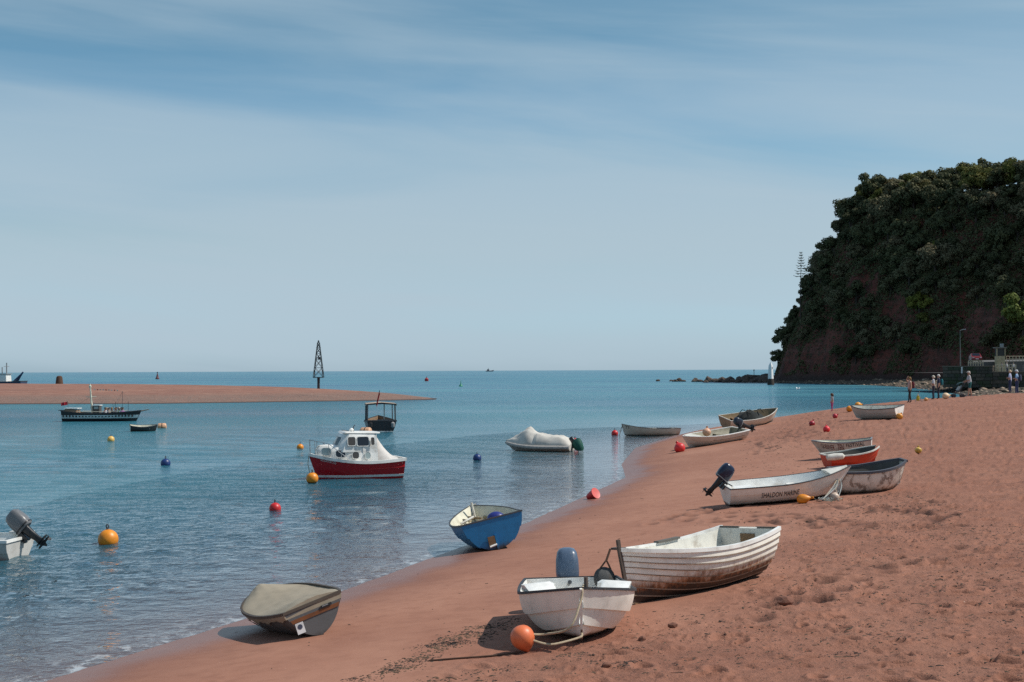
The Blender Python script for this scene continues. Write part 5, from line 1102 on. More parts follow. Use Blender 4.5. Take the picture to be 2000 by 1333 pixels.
m = MB(); m.loft([[(-.26+.42*math.sin(a)*q, s*.22, .80+.30*math.cos(a)*q) for a in (-.1, .35, .8, 1.25)] for s, q in ((-1, .9), (-.5, 1), (.5, 1), (1, .9))], cap=False, close=False); m.build('hood', paint((.01, .05, .06), .8, .1), r); MB().box((-.02, 0, .62), (.20, .26, .34), Matrix.Rotation(R_(-35), 3, 'Y')).build('blanket', paint((.48, .58, .58), .9, .1), r)
for wx, wy in ((.36, .2), (.36, -.2), (-.26, .22), (-.26, -.22)): MB().lathe([(.03, -.02), (.12, -.02), (.13, 0), (.12, .02), (.03, .02)], 14, (wx, wy, .13), Matrix.Rotation(R_(90), 3, 'X')).build('wheel', RUBBER, r)
tag(r, 'dark pushchair with a pale blanket in front of the man in teal shorts', 'pushchair')
x, y, z = on(26.85, 94.2); r = empty('carrier_bag', (x, y, z+.12), .4); MB().loft([super_ring(0, 0, a, b, c, 12, 3) for a, b, c in ((.0, .04, .10), (.04, .06, .13), (.2, .055, .135), (.32, .02, .10))]).build('bag', paint((.62, .50, .03), .6, .1), r); m = MB(); m.tube([(0, -.07, .3), (0, -.03, .44), (0, .03, .44), (0, .07, .3)], .012, 5); m.build('handle', paint((.7, .65, .4), .6, .1), r); tag(r, 'yellow carrier bag held beside the woman with the raised arm', 'bag')
x, y, z = on(27.0, 94.6); r = empty('folding_buggy', (x, y, z), .3); m = MB(); m.tube([(-.25, 0, .02), (.1, 0, .75)], .018, 6); m.tube([(.3, .1, .02), (-.05, 0, .6)], .018, 6); m.tube([(.3, -.12, .02), (-.05, 0, .6)], .018, 6); m.build('frame', GREY, r); tag(r, 'thin grey folding trolley standing beside the yellow carrier bag', 'trolley')
# passengers sitting on the tripper ship
hP, oP = HB['P']; Mp = oP.matrix_world; rng = random.Random(9); cols = [((.45, .08, .08), 'red'), ((.6, .6, .62), 'white'), ((.05, .07, .2), 'navy'), ((.3, .25, .2), 'brown'), ((.62, .5, .45), 'cream'), ((.04, .04, .045), 'black'), ((.1, .25, .3), 'teal'), ((.5, .3, .35), 'pink'), ((.30, .30, .32), 'grey'), ((.5, .35, .05), 'mustard'), ((.10, .25, .08), 'green'), ((.20, .35, .6), 'sky blue'), ((.3, .08, .3), 'purple')]
for k in range(13):
    p = Mp @ Vector((.25+.118*k+rng.uniform(-.04, .04), rng.uniform(-.36, .36)*(1-.03*k), .42)); s = empty('passenger', p, rng.uniform(0, 6.28)); c, cn = cols[k]
    m = MB(); m.loft([super_ring(0, 0, z_, a, b, 10, 2.2) for z_, a, b in ((.25, .13, .16), (.42, .12, .16), (.62, .12, .19), (.72, .08, .15), (.77, .04, .05), (.81, .05, .055), (.88, .075, .07), (.96, .07, .065), (1.0, .03, .03))]); m.tube([(0, .18, .68), (.05, .22, .5), (.16, .16, .42)], .04, 6); m.tube([(0, -.18, .68), (.05, -.22, .5), (.16, -.16, .42)], .04, 6); m.m = [0]*len(m.m)
    o = m.build('body', [paint(c, .8, .1), SKIN], s)
    for q in o.data.polygons: q.material_index = 1 if q.center.z > .78 else 0
    m = MB(); m.lathe([(.02, .09), (.06, .07), (.082, .03), (.078, -.01)], 10, (-.01, 0, .93)); m.build('hair', paint([(.05, .03, .02), (.3, .2, .1), (.5, .48, .45), (.02, .02, .02)][k % 4], .8, .1), s)
    tag(s, f'passenger in a {cn} top sitting on the foredeck of the chequered ship', 'person', 'passengers on the tripper ship')
# ---------------------------------------------------------------- sea wall, road, lamp and pillar at the far right
STONE = None
def stone_mat():
    n = NT('dark_stone'); v = n.coord(); a = n.noise(1.2, 5, .6, v); br = n.N.new('ShaderNodeTexBrick'); n.L.new(n.coord(scale=(.8, .8, .8)), br.inputs[0]); br.inputs['Scale'].default_value = 1; br.inputs['Mortar Size'].default_value = .03
    c = n.mix(n.rng(a, .35, .65), (.075, .060, .050), (.035, .036, .026)); c = n.mix(n.rng(n.noise(.5, 4, .6, v), .5, .62), c, (.030, .045, .016)); return n.fin(c, .9, n.bump(a, .5, .1))
STONE = stone_mat()
STONES = [STONE]+[paint(c, .9, .5, (.02, .025, .012), 2, .5) for c in ((.10, .078, .06), (.06, .055, .045), (.045, .052, .03))]
def wall(pts, z0, z1, t, label, top=None, course=.55, name='sea_wall'):
    """battered wall of rough coursed blocks along pts"""
    r = empty(name, (pts[0][0], pts[0][1], z0)); rng = random.Random(int(pts[0][0]*7)); O = Vector((pts[0][0], pts[0][1], z0))
    for (a, b) in zip(pts[:-1], pts[1:]):
        a3, b3 = Vector((*a, 0)), Vector((*b, 0)); d = (b3-a3); L = d.length; d.normalize(); nrm = Vector((d.y, -d.x, 0)); rot = Matrix((d, nrm, Vector((0, 0, 1)))).transposed()
        MB().box(((a3+b3)/2+Vector((0, 0, (z0+z1)/2))-O-nrm*.0, ), (0, 0, 0)) if False else None
        m = MB(); c = (a3+b3)/2+Vector((0, 0, (z0+z1)/2)); m.box(c-O, (L, t, z1-z0), rot); m.build('core', STONE, r)
        nc = max(1, int((z1-z0)/course)); hc = (z1-z0)/nc
        for j in range(nc):
            x = 0
            while x < L-.2:
                w = min(rng.uniform(.7, 1.6), L-x); p = a3+d*(x+w/2)+nrm*(t/2+.04+rng.uniform(0, .05)); m = MB(); m.box(p+Vector((0, 0, z0+hc*(j+.5)))-O, (w-.05, .12, hc-.09), rot, taper=.97); m.build('block', rng.choice(STONES), r); x += w
        m = MB(); m.box((a3+b3)/2+Vector((0, 0, z1+.08))-O, (L+.1, t+.3, .16), rot); m.build('coping', paint((.17, .13, .10), .9, .4), r)
    tag(r, label, 'wall', 'walls of the far promenade'); return r
wall([(71.6, 236), (78.2, 231)], .9, 4.3, .8, 'high dark block of the far sea wall below the lamp post')
wall([(78.2, 231), (92, 222), (112, 210)], .9, 3.35, .8, 'long low dark sea wall behind the couple at the frame edge')
# promenade deck
m = MB(); m.add([(72, 236.4, 3.32), (78.4, 231.4, 3.32), (112, 210.4, 3.32), (150, 215, 3.32), (150, 262, 3.32), (72, 262, 3.32)], [(0, 1, 2, 3, 4, 5)]); tag(m.build('promenade', paint((.10, .095, .09), .9, .3)), kind='structure')
m = MB(); m.loft([[(77.2, 241, 3.2), (77.2, 241, 5.1), (88, 241, 5.25), (88, 241, 3.2)], [(96, 292, 3.2), (96, 292, 5.7), (108, 292, 5.9), (108, 292, 3.2)]]); tag(m.build('ramp_road', paint((.12, .115, .11), .9, .3)), kind='structure')
# lamp post
r = empty('street_lamp', (74.0, 234.8, 4.4)); m = MB(); m.tube([(0, 0, 0), (0, 0, 1.0)], .11, 8); m.tube([(0, 0, 1), (0, 0, 5.9)], [.075, .05], 8); m.build('post', paint((.13, .14, .13), .6, .2), r); m = MB(); m.tube([(0, 0, 5.85), (.25, 0, 6.02), (.62, 0, 6.06)], .04, 6); m.build('arm', GREY, r); MB().box((.62, 0, 6.07), (.62, .24, .10), Matrix.Rotation(R_(-7), 3, 'Y')).build('lamp_head', paint((.45, .46, .45), .5, .1), r); tag(r, 'tall grey street lamp with one short arm on the sea wall', 'street lamp')
r = empty('notice_board', (73.9, 233.6, 3.25)); MB().box((0, 0, .52), (.36, .05, 1.05)).build('board', paint((.78, .78, .78), .5, .1), r); m = MB(); m.tube([(0, .06, -1.2), (0, .06, 1.0)], .04, 6); m.build('post', GREY, r); tag(r, 'narrow white notice board below the street lamp', 'sign')
# pillar building
r = empty('lookout_pillar', (82.3, 240, 3.3)); CR = paint((.50, .40, .24), .8, .4, (.25, .18, .1), 3); MB().box((0, 0, 1.5), (1.35, 1.2, 2.6)).build('plinth', CR, r); MB().loft([[(-.7, -.65, -.1), (.95, -.65, -.1), (.95, .65, -.1), (-.7, .65, -.1)], [(-.69, -.61, .9), (.72, -.61, .9), (.72, .61, .9), (-.69, .61, .9)]]).build('base_flare', CR, r)
MB().box((0, 0, 3.45), (1.25, 1.1, 1.3)).build('cabin', paint((.045, .045, .04), .7, .3), r)
for sx in (-.68, .68): MB().box((sx, -.58, 3.45), (.14, .14, 1.32)).build('corner_post', CR, r)
MB().box((0, 0, 4.2), (1.8, 1.6, .2)).build('roof_slab', paint((.20, .18, .15), .8, .3), r); MB().box((.35, 0, 4.6), (.5, .5, .6)).build('roof_box', paint((.24, .27, .28), .6, .2), r); tag(r, 'cream lookout pillar with dark cabin and flat roof on the promenade', 'kiosk')
# red car seen head on above the wall
def car():
    r = empty('parked_car', (80.3, 246.5, 5.18), R_(-100)); RM = paint((.20, .012, .015), .3, .1); B0 = [(-1.9, .3), (-1.9, .75), (-1.75, .92), (-1.2, 1.0), (-.8, 1.42), (.5, 1.46), (1.05, 1.02), (1.75, .9), (1.95, .62), (1.95, .3)]
    m = MB(); m.loft([[(x, y*(1 if z < 1.05 else .82), z) for x, z in B0] for y in (-.84, -.80, 0, .80, .84)]); m.build('body', RM, r, sharp=.5)
    for s in (1, -1): MB().add([(-1.05, s*.765, 1.07), (.92, s*.765, 1.07), (.45, s*.715, 1.40), (-.75, s*.715, 1.38), (-1.05, s*.75, 1.07), (.92, s*.75, 1.07), (.45, s*.70, 1.40), (-.75, s*.70, 1.38)], [(0, 1, 2, 3), (7, 6, 5, 4), (0, 4, 5, 1), (1, 5, 6, 2), (2, 6, 7, 3), (3, 7, 4, 0)]).build('side_window', GLASS, r)
    MB().add([(1.08, -.66, 1.05), (1.08, .66, 1.05), (.56, .6, 1.44), (.56, -.6, 1.44), (1.05, -.66, 1.03), (1.05, .66, 1.03), (.53, .6, 1.42), (.53, -.6, 1.42)], [(0, 1, 2, 3), (7, 6, 5, 4), (0, 4, 5, 1), (1, 5, 6, 2), (2, 6, 7, 3), (3, 7, 4, 0)]).build('windscreen', GLASS, r)
    for sx in (-1.2, 1.25):
        for s in (1, -1): w = MB().lathe([(.1, -.1), (.30, -.1), (.32, -.05), (.32, .05), (.30, .1), (.1, .1)], 16, (sx, s*.76, .31), Matrix.Rotation(R_(90), 3, 'X')).build('wheel', RUBBER, r); MB().lathe([(.02, -.11), (.18, -.11), (.18, .11), (.02, .11)], 12, (sx, s*.77, .31), Matrix.Rotation(R_(90), 3, 'X')).build('rim', GREY, w)
    for s in (1, -1): MB().box((1.93, s*.6, .72), (.08, .3, .14)).build('headlight', paint((.7, .7, .68), .2, .1), r)
    MB().box((1.97, 0, .5), (.04, .5, .11)).build('number_plate', WHITE, r); tag(r, 'dark red car parked on the ramp beside the lookout pillar', 'car')
car()
def railing(pts, z, hgt, n, mat, label, post_w=.09, solid=False):
    r = empty('railing', (*pts[0], z)); a, b = Vector((*pts[0], 0)), Vector((*pts[1], 0)); d = b-a
    for i in range(n+1): MB().box(d*(i/n)+Vector((0, 0, hgt/2)), (post_w, post_w, hgt)).build('post', mat, r)
    for q in (.55, .97): m = MB(); m.tube([Vector((0, 0, hgt*q)), d+Vector((0, 0, hgt*q))], .035, 5); m.build('rail', mat, r)
    tag(r, label, 'railing', 'promenade railings')
CRM = paint((.55, .47, .33), .7, .2, (.3, .22, .12)); railing([(75.0, 233.8), (76.9, 232.3)], 4.45, .85, 6, CRM, 'cream post railing on the high wall beside the street lamp'); railing([(78.6, 231.2), (81.2, 229.4)], 3.5, 1.15, 6, CRM, 'cream balustrade on the low wall in front of the red car', .16)
railing([(82.2, 228.8), (100, 217.5)], 3.5, 1.05, 30, paint((.22, .20, .17), .7, .2), 'long dark railing along the low sea wall'); railing([(83.6, 240.6), (89.2, 240.8)], 5.2, .9, 10, CRM, 'cream railing on the ramp behind the lookout pillar')
GP = 'people on the far promenade'
person(80.1, 232.6, 3.32, 1.7, 2.5, (.05, .06, .12), (.03, .03, .05), (.1, .08, .05), 'person in dark clothes leaning by the cream balustrade', group=GP); person(80.75, 232.2, 3.32, 1.7, 2.2, (.40, .42, .46), (.04, .05, .09), (.3, .25, .2), 'person in a pale top beside the dark-dressed one at the balustrade', group=GP); person(81.6, 231.6, 3.32, 1.66, 2.0, (.36, .38, .42), (.05, .05, .06), (.1, .08, .05), 'person in grey standing closest to the lookout pillar', group=GP)
# ---------------------------------------------------------------- trees on the headland
def leaf_mat(name, c1, c2, c3):
    n = NT(name); oi = n.N.new('ShaderNodeObjectInfo'); v = n.coord(); a = n.noise(.55, 4, .6, v); b = n.noise(2.5, 3, .6, v)
    c = n.mix(n.rng(a, .35, .65), c1, c2); c = n.mix(n.rng(oi.outputs['Random'], .45, 1.0, 0, .95), c, c3); c = n.mix(n.rng(oi.outputs['Random'], .30, .0, 0, .6), c, tuple(q*.5 for q in c1)); c = n.mix(n.math('MULTIPLY', n.rng(b, .5, .8), .4), c, tuple(q*.45 for q in c1))
    n.put(n.b.inputs['Base Color'], c); n.b.inputs['Roughness'].default_value = .75; n.b.inputs['Specular IOR Level'].default_value = .15
    tr = n.N.new('ShaderNodeBsdfTranslucent'); n.put(tr.inputs[0], c); mx = n.N.new('ShaderNodeMixShader'); mx.inputs[0].default_value = .18; n.L.new(n.b.outputs[0], mx.inputs[1]); n.L.new(tr.outputs[0], mx.inputs[2]); n.L.new(mx.outputs[0], n.out.inputs[0]); return n.m
DARKL = leaf_mat('dark_leaves', (.082, .090, .046), (.115, .115, .052), (.17, .145, .085)); YELL = leaf_mat('spring_leaves', (.135, .150, .030), (.20, .19, .04), (.13, .16, .04)); OLIVE = leaf_mat('olive_leaves', (.125, .135, .036), (.170, .160, .042), (.14, .11, .05)); BARK = paint((.06, .045, .035), .9, .3, scale=3)
def leaves(rng, lobes, n, size, flat=.35):
    """leaf-clump quads scattered on and in the lobes: (c, r)"""
    C = np.array([l[0] for l in lobes], float); Rr = np.array([l[1] for l in lobes], float); w = Rr**2; k = rng.choice(len(lobes), n, p=w/w.sum())
    d = rng.normal(size=(n, 3)); d /= np.linalg.norm(d, axis=1)[:, None]; rad = Rr[k]*(rng.rand(n)**.35); d2 = d.copy(); d2[:, 2] *= .75; P = C[k]+d2*rad[:, None]+rng.normal(size=(n, 3))*.06
    nrm = d*1.0+rng.normal(size=(n, 3))*.42+np.array([0, 0, flat]); nrm /= np.linalg.norm(nrm, axis=1)[:, None]; a = np.cross(nrm, rng.normal(size=(n, 3))); a /= np.linalg.norm(a, axis=1)[:, None]; b = np.cross(nrm, a); s = size*(.55+.9*rng.rand(n))[:, None]
    V = np.stack([P-a*s, P+b*s*.55, P+a*s, P-b*s*.55], 1).reshape(-1, 3); return V, np.arange(n*4).reshape(-1, 4)
def tree_proto(seed, hgt, spread, n, size, trunk=.30, flat_top=False):
    rng = np.random.RandomState(seed); lobes = []
    for i in range(15):
        a = rng.rand()*6.28; q = rng.rand()**.6; z = hgt*(.42+.5*rng.rand()) if not flat_top else hgt*(.74+.2*rng.rand()); f = 1-abs(z/hgt-.62)*1.1; lobes.append(((spread*q*f*math.cos(a), spread*q*f*math.sin(a), z), spread*(.26+.2*rng.rand())))
    V, F = leaves(rng, lobes, n, size); m = MB(); m.tube([(0, 0, -2.2), (.05, 0, hgt*.25), (.1, .05, hgt*.55), (.1, 0, hgt*.8)], [trunk, trunk*.8, trunk*.5, trunk*.15], 7)
    for (c, r) in lobes[:7]: m.tube([(.06, 0, hgt*(.3+.02*r)), tuple(np.array(c)*[.55, .55, .85]), c], [trunk*.4, trunk*.25, trunk*.07], 5)
    return raw_mesh(None, V, F, DARKL), m
def mesh_of(mb, name, mat): o = mb.build(name, mat); me = o.data; bpy.data.objects.remove(o); return me
PROTO = []
for sd, hh, sp, n in ((1, 6.5, 3.1, 2600), (2, 5.2, 3.4, 2600), (3, 7.6, 3.4, 3000), (4, 4.2, 2.6, 1800), (5, 6.0, 3.9, 3000)):
    cr, tm = tree_proto(sd, hh, sp, n, .30); PROTO.append((cr, mesh_of(tm, 'trunk', BARK), hh))
def recolour(me, mat): c = me.copy(); c.materials.clear(); c.materials.append(mat); return c
PR_Y = [recolour(p[0], YELL) for p in PROTO]; PR_O = [recolour(p[0], OLIVE) for p in PROTO]
def tree(x, y, k, sc, rz, label, kind='dark', group='trees on the wooded headland', tilt=0, name='headland_tree', z=None):
    r = empty(name, (x, y, (hz(x, y) if z is None else z)-.3), rz); r.scale = (sc, sc, sc*random.Random(int(x*31)).uniform(.85, 1.15)); r.rotation_euler = (R_(tilt), 0, rz)
    link('trunk', PROTO[k][1], r); link('crown', {'dark': PROTO[k][0], 'yellow': PR_Y[k], 'olive': PR_O[k]}[kind], r); tag(r, label, 'tree', group); return r
# red rock faces left bare: (x, y, z, radius in plan/height)
BARE = [(97.5, 400, 27, 6.5, 4.6), (104, 384, 17, 4.6, 7.0), (88.5, 409, 8.5, 6.0, 5.0), (82.5, 424, 6.0, 4.0, 6.0), (115.5, 350, 15, 5.0, 7.0), (92.5, 405, 12, 3.5, 4.0), (100, 395, 32, 3.5, 4.0)]
def bare(x, y, z): return any(((x-a)**2+(y-b)**2*.25)/r**2+((z-c)/q)**2 < 1 for a, b, c, r, q in BARE)
def plant():
    rng = random.Random(11); placed = []; nT = 0; tries = 0
    lab_face = 'dark evergreen tree in the dense wood on the headland face'; lab_top = 'dark evergreen tree in the wood along the headland top'
    while nT < 255 and tries < 12000:
        tries += 1; x = rng.uniform(80, 140); y = rng.uniform(325, 470)
        z, d = head_h(np.array([x]), np.array([y])); z = float(z[0]); d = float(d[0])
        if d < 1.6 or d > 46 or x/y > .385 or (z < 5 and rng.random() < .5) or bare(x, y-1, z): continue
        steep = d < 24
        if not steep and rng.random() < .2: continue
        sc = rng.uniform(.6, 1.15) if d < 10 else rng.uniform(.85, 1.45) if d < 24 else rng.uniform(.95, 1.45)
        if any((x-a)**2+(y-b)**2+((z-c)*.8)**2 < (2.9*sc)**2 for a, b, c in placed): continue
        placed.append((x, y, z)); kind = 'dark'; nT += 1
        if not steep and rng.random() < .22: kind = 'olive'
        lb = (lab_face if steep else lab_top) if kind == 'dark' else 'olive green tree scattered along the headland top'
        tree(x, y, rng.choice((0, 1, 3, 4, 1)) if steep else rng.choice((0, 1, 2, 4)), sc, rng.uniform(0, 6.28), lb, kind, tilt=rng.uniform(-6, 8))
    return placed
plant()
SP = [(111.5, 391, 4, 1.15, 'bright yellow-green tree glowing halfway up the dark headland', 'yellow'), (123.0, 343, 2, 1.2, 'tall olive tree cut by the frame edge above the promenade', 'olive')]
def ray_head(u, y0=330, y1=470):
    pass
# ---- single trees that stand out
def on_face(ratio, zt):
    """first point of the headland on the bearing x = ratio*y whose ground reaches height zt"""
    for y in np.arange(322, 470, .5):
        if hz(ratio*y, y) >= zt: return ratio*y, float(y)
    return ratio*420, 420.
x, y = on_face(.2865, 18.5); tree(x-.4, y-1.6, 0, 1.05, .4, 'bright yellow-green tree halfway up the dark headland face', 'yellow', z=hz(x, y)-1.0); tree(x+.4, y-2.4, 3, .95, 1.4, 'smaller olive shrub just below the bright yellow-green tree', 'olive', z=hz(x, y)-4.5)
x, y = on_face(.3575, 11); tree(x, y-2, 2, 1.35, .9, 'large olive-yellow tree cut by the frame edge above the promenade', 'yellow', z=hz(x, y)-1); tree(x+1.0, y-6, 1, 1.2, 2.9, 'broad olive tree low behind the lookout pillar', 'olive', z=hz(x, y)-5)
x, y = on_face(.274, 54); tree(x, y+2, 4, 1.25, .3, 'rounded yellow-green tree on the headland skyline', 'olive'); x, y = on_face(.283, 54); tree(x, y+3, 1, 1.2, 1.3, 'second yellow-green tree on the headland skyline beside the rounded one', 'yellow')
x, y = on_face(.3235, 53); cr, tm = tree_proto(31, 9.5, 3.6, 1900, .28, .22, True); r = empty('umbrella_tree', (x, y+3, hz(x, y+3)-.5)); link('trunk', mesh_of(tm, 'trunk', BARK), r); link('crown', recolour(cr, OLIVE), r); tag(r, 'flat-topped tree standing tallest on the headland skyline', 'tree')
x, y = on_face(.302, 37); tree(x, y-1, 3, .8, .3, 'small lime-green shrub high on the dark headland face', 'yellow', z=hz(x, y)-2)
x, y = on_face(.2385, 52); cr, tm = tree_proto(33, 6.5, 3.2, 900, .26, .2, True); r = empty('windswept_tree', (x, y, hz(x, y)-.4)); link('trunk', mesh_of(tm, 'trunk', BARK), r); link('crown', cr, r); tag(r, 'sparse windswept tree at the headland brow seen against the sky', 'tree')
def bare_tree(x, y, hgt, label, seed):
    rng = random.Random(seed); r = empty('bare_tree', (x, y, hz(x, y)-.5)); m = MB(); m.tube([(0, 0, 0), (-.3, 0, hgt*.5), (-.5, 0, hgt)], [.14, .09, .03], 6); m.build('trunk', BARK, r); m = MB()
    for k in range(9):
        t = rng.uniform(.35, .95); b = Vector((-.5*t, 0, hgt*t)); d = Vector((rng.uniform(-1, .6), rng.uniform(-.5, .5), rng.uniform(.3, .9)))*hgt*.28; m.tube([b, b+d*.6, b+d], [.05, .035, .015], 4); m.tube([b+d*.5, b+d*.5+Vector((rng.uniform(-.5, .5), 0, rng.uniform(.2, .7)))], [.03, .012], 4)
    m.build('branches', BARK, r); tag(r, label, 'tree')
x, y = on_face(.2315, 44); bare_tree(x-.6, y, 5.0, 'leafless tree leaning out from the headland brow', 3); x, y = on_face(.229, 38); bare_tree(x-.5, y, 3.4, 'small leafless sapling below the leaning bare tree', 6)
# lone conifer on the slope
cx, cy = .2030*423, 423.; cg = min(hz(cx, cy), 30.); CH = 39.5-cg; r = empty('lone_conifer', (cx, cy, cg-.5)); m = MB(); m.tube([(0, 0, -1), (.1, 0, CH*.5), (.4, 0, CH)], [.20, .14, .03], 6); m.build('trunk', BARK, r); m = MB(); rng = random.Random(5)
for k in range(10):
    f = k/9; z_ = CH-7.2+7.0*f; L = 2.4*(1-.8*f)
    for q in range(4):
        a = q*1.57+k*.7; p = Vector((.3, 0, z_)); d = Vector((math.cos(a), math.sin(a), 0)); m.tube([p, p+d*L*.55+Vector((0, 0, -.22)), p+d*L+Vector((0, 0, .2))], [.05, .13, .03], 5)
m.build('branches', DARKL, r); tag(r, 'lone thin conifer with upswept branches on the headland slope', 'tree')
# scrub that cloaks the face between the trees: one mass
def scrub():
    rng = np.random.RandomState(21); n = 380000; x = rng.uniform(78, 190, n); y = rng.uniform(288, 470, n); z, d = head_h(x, y); m = (d > .9) & (d < 48) & (x/y < .56) & (z > 2.2) & (y > 300-(x-150)*.3)
    m &= (rng.rand(n) < np.where(d < 26, 1.0, .6)); m &= ~((z < 9) & (fbm(x*.25, y*.25, 401, 3) < -.1))
    for a, b, c, r, q in BARE: m &= ~((((x-a)**2+(y-b)**2*.25)/r**2+((z-c)/q)**2 +.5*fbm(x*.5, y*.5, 431, 2) < .75) & (rng.rand(n) < .88))
    x, y, z = x[m], y[m], z[m]; k = len(x); hgt = 1.5*np.maximum(0, fbm(x*.33, y*.33, 411, 3)+.35)*rng.rand(k)
    P = np.stack([x-.35*hgt, y-.8*hgt-.25, z+hgt*.6], 1); nr = rng.normal(size=(k, 3))*.8+np.array([-.4, -.6, .5]); nr /= np.linalg.norm(nr, axis=1)[:, None]; a = np.cross(nr, rng.normal(size=(k, 3))); a /= np.linalg.norm(a, axis=1)[:, None]; b = np.cross(nr, a); s = (.22+.26*rng.rand(k))[:, None]
    V = np.stack([P-a*s, P+b*s*.6, P+a*s, P-b*s*.6], 1).reshape(-1, 3); o = raw_mesh('cliff_scrub', V, np.arange(k*4).reshape(-1, 4), DARKL); tag(o, 'dark scrub cloaking the red headland face between the trees', 'scrub', kind='stuff')
scrub()
# ---------------------------------------------------------------- boulders, rocks, gull, weed
def rock_mesh(seed, mat, sub=2, rough=.35):
    bm = bmesh.new(); bmesh.ops.create_icosphere(bm, subdivisions=sub, radius=1); rng = np.random.RandomState(seed); o = rng.rand(3)*9
    pl = [Vector(rng.normal(size=3)).normalized() for _ in range(7)]
    for v in bm.verts:
        c = v.co.copy()
        for p in pl:
            t = c.dot(p)
            if t > .72: c -= p*(t-.72)*.85
        q = float(fbm(np.array([c.x*1.6+o[0]+c.z]), np.array([c.y*1.6+o[1]-c.z*.7]), seed, 3)[0]); v.co = c*(1+rough*q)
    me = bpy.data.meshes.new('boulder'); bm.to_mesh(me); bm.free(); me.materials.append(mat); return me
def rockmat():
    n = NT('boulder_rock'); v = n.coord(); a = n.noise(1.5, 5, .65, v); b = n.noise(6, 4, .7, v); c = n.mix(n.rng(a, .35, .68), (.060, .043, .034), (.125, .085, .060)); c = n.mix(n.math('MULTIPLY', n.rng(b, .5, .75), .6), c, (.025, .022, .018)); return n.fin(c, .85, n.bump(b, .6, .15))
RK = rockmat(); RM_ = [rock_mesh(s, RK) for s in range(6)]
def reef():
    rng = random.Random(7); spots = []
    def add(bearing, D, s, dz=0): spots.append(((bearing-1000)/2778*D, D, s, dz))
    for px, D, s in ((1284, 500, .9), (1310, 498, .8), (1318, 480, 1.1), (1326, 486, 1.3), (1335, 478, .9), (1357, 470, 1.6), (1366, 466, 1.2), (1384, 462, 2.1), (1394, 458, 1.7), (1403, 450, 1.4), (1378, 448, 1.0), (1412, 455, 2.0), (1424, 452, 2.5), (1433, 448, 1.6), (1442, 440, 1.5), (1448, 450, 2.2), (1456, 446, 2.4), (1464, 450, 2.9), (1472, 440, 1.7), (1478, 452, 3.6), (1484, 446, 3.2), (1491, 442, 2.6), (1498, 448, 3.2), (1494, 430, 1.5), (1503, 440, 2.4), (1470, 430, 1.2), (1455, 432, 1.0), (1440, 430, .8), (1418, 438, 1.1), (1486, 425, 1.0)): add(px, D, s)
    spots.sort(key=lambda q: q[0]/q[1]); ORD = 'first second third fourth fifth sixth seventh eighth ninth tenth eleventh twelfth thirteenth fourteenth fifteenth sixteenth seventeenth eighteenth nineteenth twentieth twenty-first twenty-second twenty-third twenty-fourth twenty-fifth twenty-sixth twenty-seventh twenty-eighth twenty-ninth thirtieth'.split()
    for i, (x, y, s, dz) in enumerate(spots):
        o = link('boulder', RM_[i % 6]); o.location = (x, y, s*.12); o.scale = (s*rng.uniform(.9, 1.35), s*rng.uniform(.8, 1.2), s*rng.uniform(.55, .85)); o.rotation_euler = (rng.uniform(-.3, .3), rng.uniform(-.3, .3), rng.uniform(0, 6.28)); tag(o, f'dark boulder in the reef off the headland, {ORD[i]} from its seaward end', 'boulder', 'boulders of the reef off the headland')
reef()
r = empty('reef_perch', (-.0+446*.1735*.98, 446, 1.6)); m = MB(); m.tube([(0, 0, 0), (0, 0, 2.2)], .09, 6); m.build('pole', DKGREY, r); MB().box((0, 0, 2.2), (.3, .3, .4)).build('top_mark', DKGREY, r); tag(r, 'thin dark pole standing on the boulder reef', 'marker')
def shore_rocks():
    rng = np.random.RandomState(31); n = 4200; x = rng.uniform(56, 118, n); y = 150+300*rng.rand(n)**1.3; z, d = shore_h(x, y); m = (d > -.8) & (d < 15) & (signed_d(x, y, HEAD) < 4) & ~((x > 70) & (y > 233.5-(x-71.6)*.70) & (y < 262)); x, y, z = x[m], y[m], z[m]
    base = [rock_mesh(40+i, RK, 1, .3) for i in range(4)]; VV = []; FF = []; off = 0
    for i in range(len(x)):
        me = base[i % 4]; V = np.array([v.co[:] for v in me.vertices]); s = rng.uniform(.14, .42)*(2.2 if rng.rand() < .08 else 1); a = rng.rand()*6.28; c, q = math.cos(a), math.sin(a); V = V @ np.array([[c, q, 0], [-q, c, 0], [0, 0, .65]])*s*[1.2, .9, 1]+[x[i], y[i], z[i]+.03]; VV.append(V); FF.append(np.array([p.vertices[:] for p in me.polygons])+off); off += len(V)
    n_ = NT('shore_stones'); v = n_.coord(); c = n_.mix(n_.rng(n_.noise(.9, 3, .6, v), .4, .62), (.15, .10, .07), (.38, .28, .20)); c = n_.mix(n_.rng(n_.noise(.35, 3, .6, v), .52, .6), c, (.042, .04, .022)); mt = n_.fin(c, .85)
    o = raw_mesh('shore_stones', np.concatenate(VV), np.concatenate(FF), mt); tag(o, 'weedy brown stones along the shore under the headland', 'stones', kind='stuff')
shore_rocks()
r = empty('gull', (56.9, 283.5, .0), .3); GW = paint((.80, .80, .80), .7, .05); m = MB(); m.lathe([(.01, -.42), (.10, -.25), (.17, 0), (.12, .22), (.07, .34), (.09, .42), (.06, .5), (.01, .54)], 12, (0, 0, .10), Matrix.Rotation(R_(75), 3, 'Y'), sy=.9); m.build('body', GW, r)
for s in (1, -1): m = MB(); m.loft([[(.12, s*.1, .16), (-.15, s*.1, .16), (-.15, s*.1, .19), (.12, s*.1, .19)], [(.08, s*.55, .42), (-.14, s*.55, .40), (-.14, s*.55, .42), (.08, s*.55, .44)], [(-.12, s*1.0, .34), (-.2, s*1.0, .33), (-.2, s*1.0, .34), (-.12, s*1.0, .35)]]); m.build('wing', GW, r)
tag(r, 'white gull with spread wings on the water below the headland', 'gull')
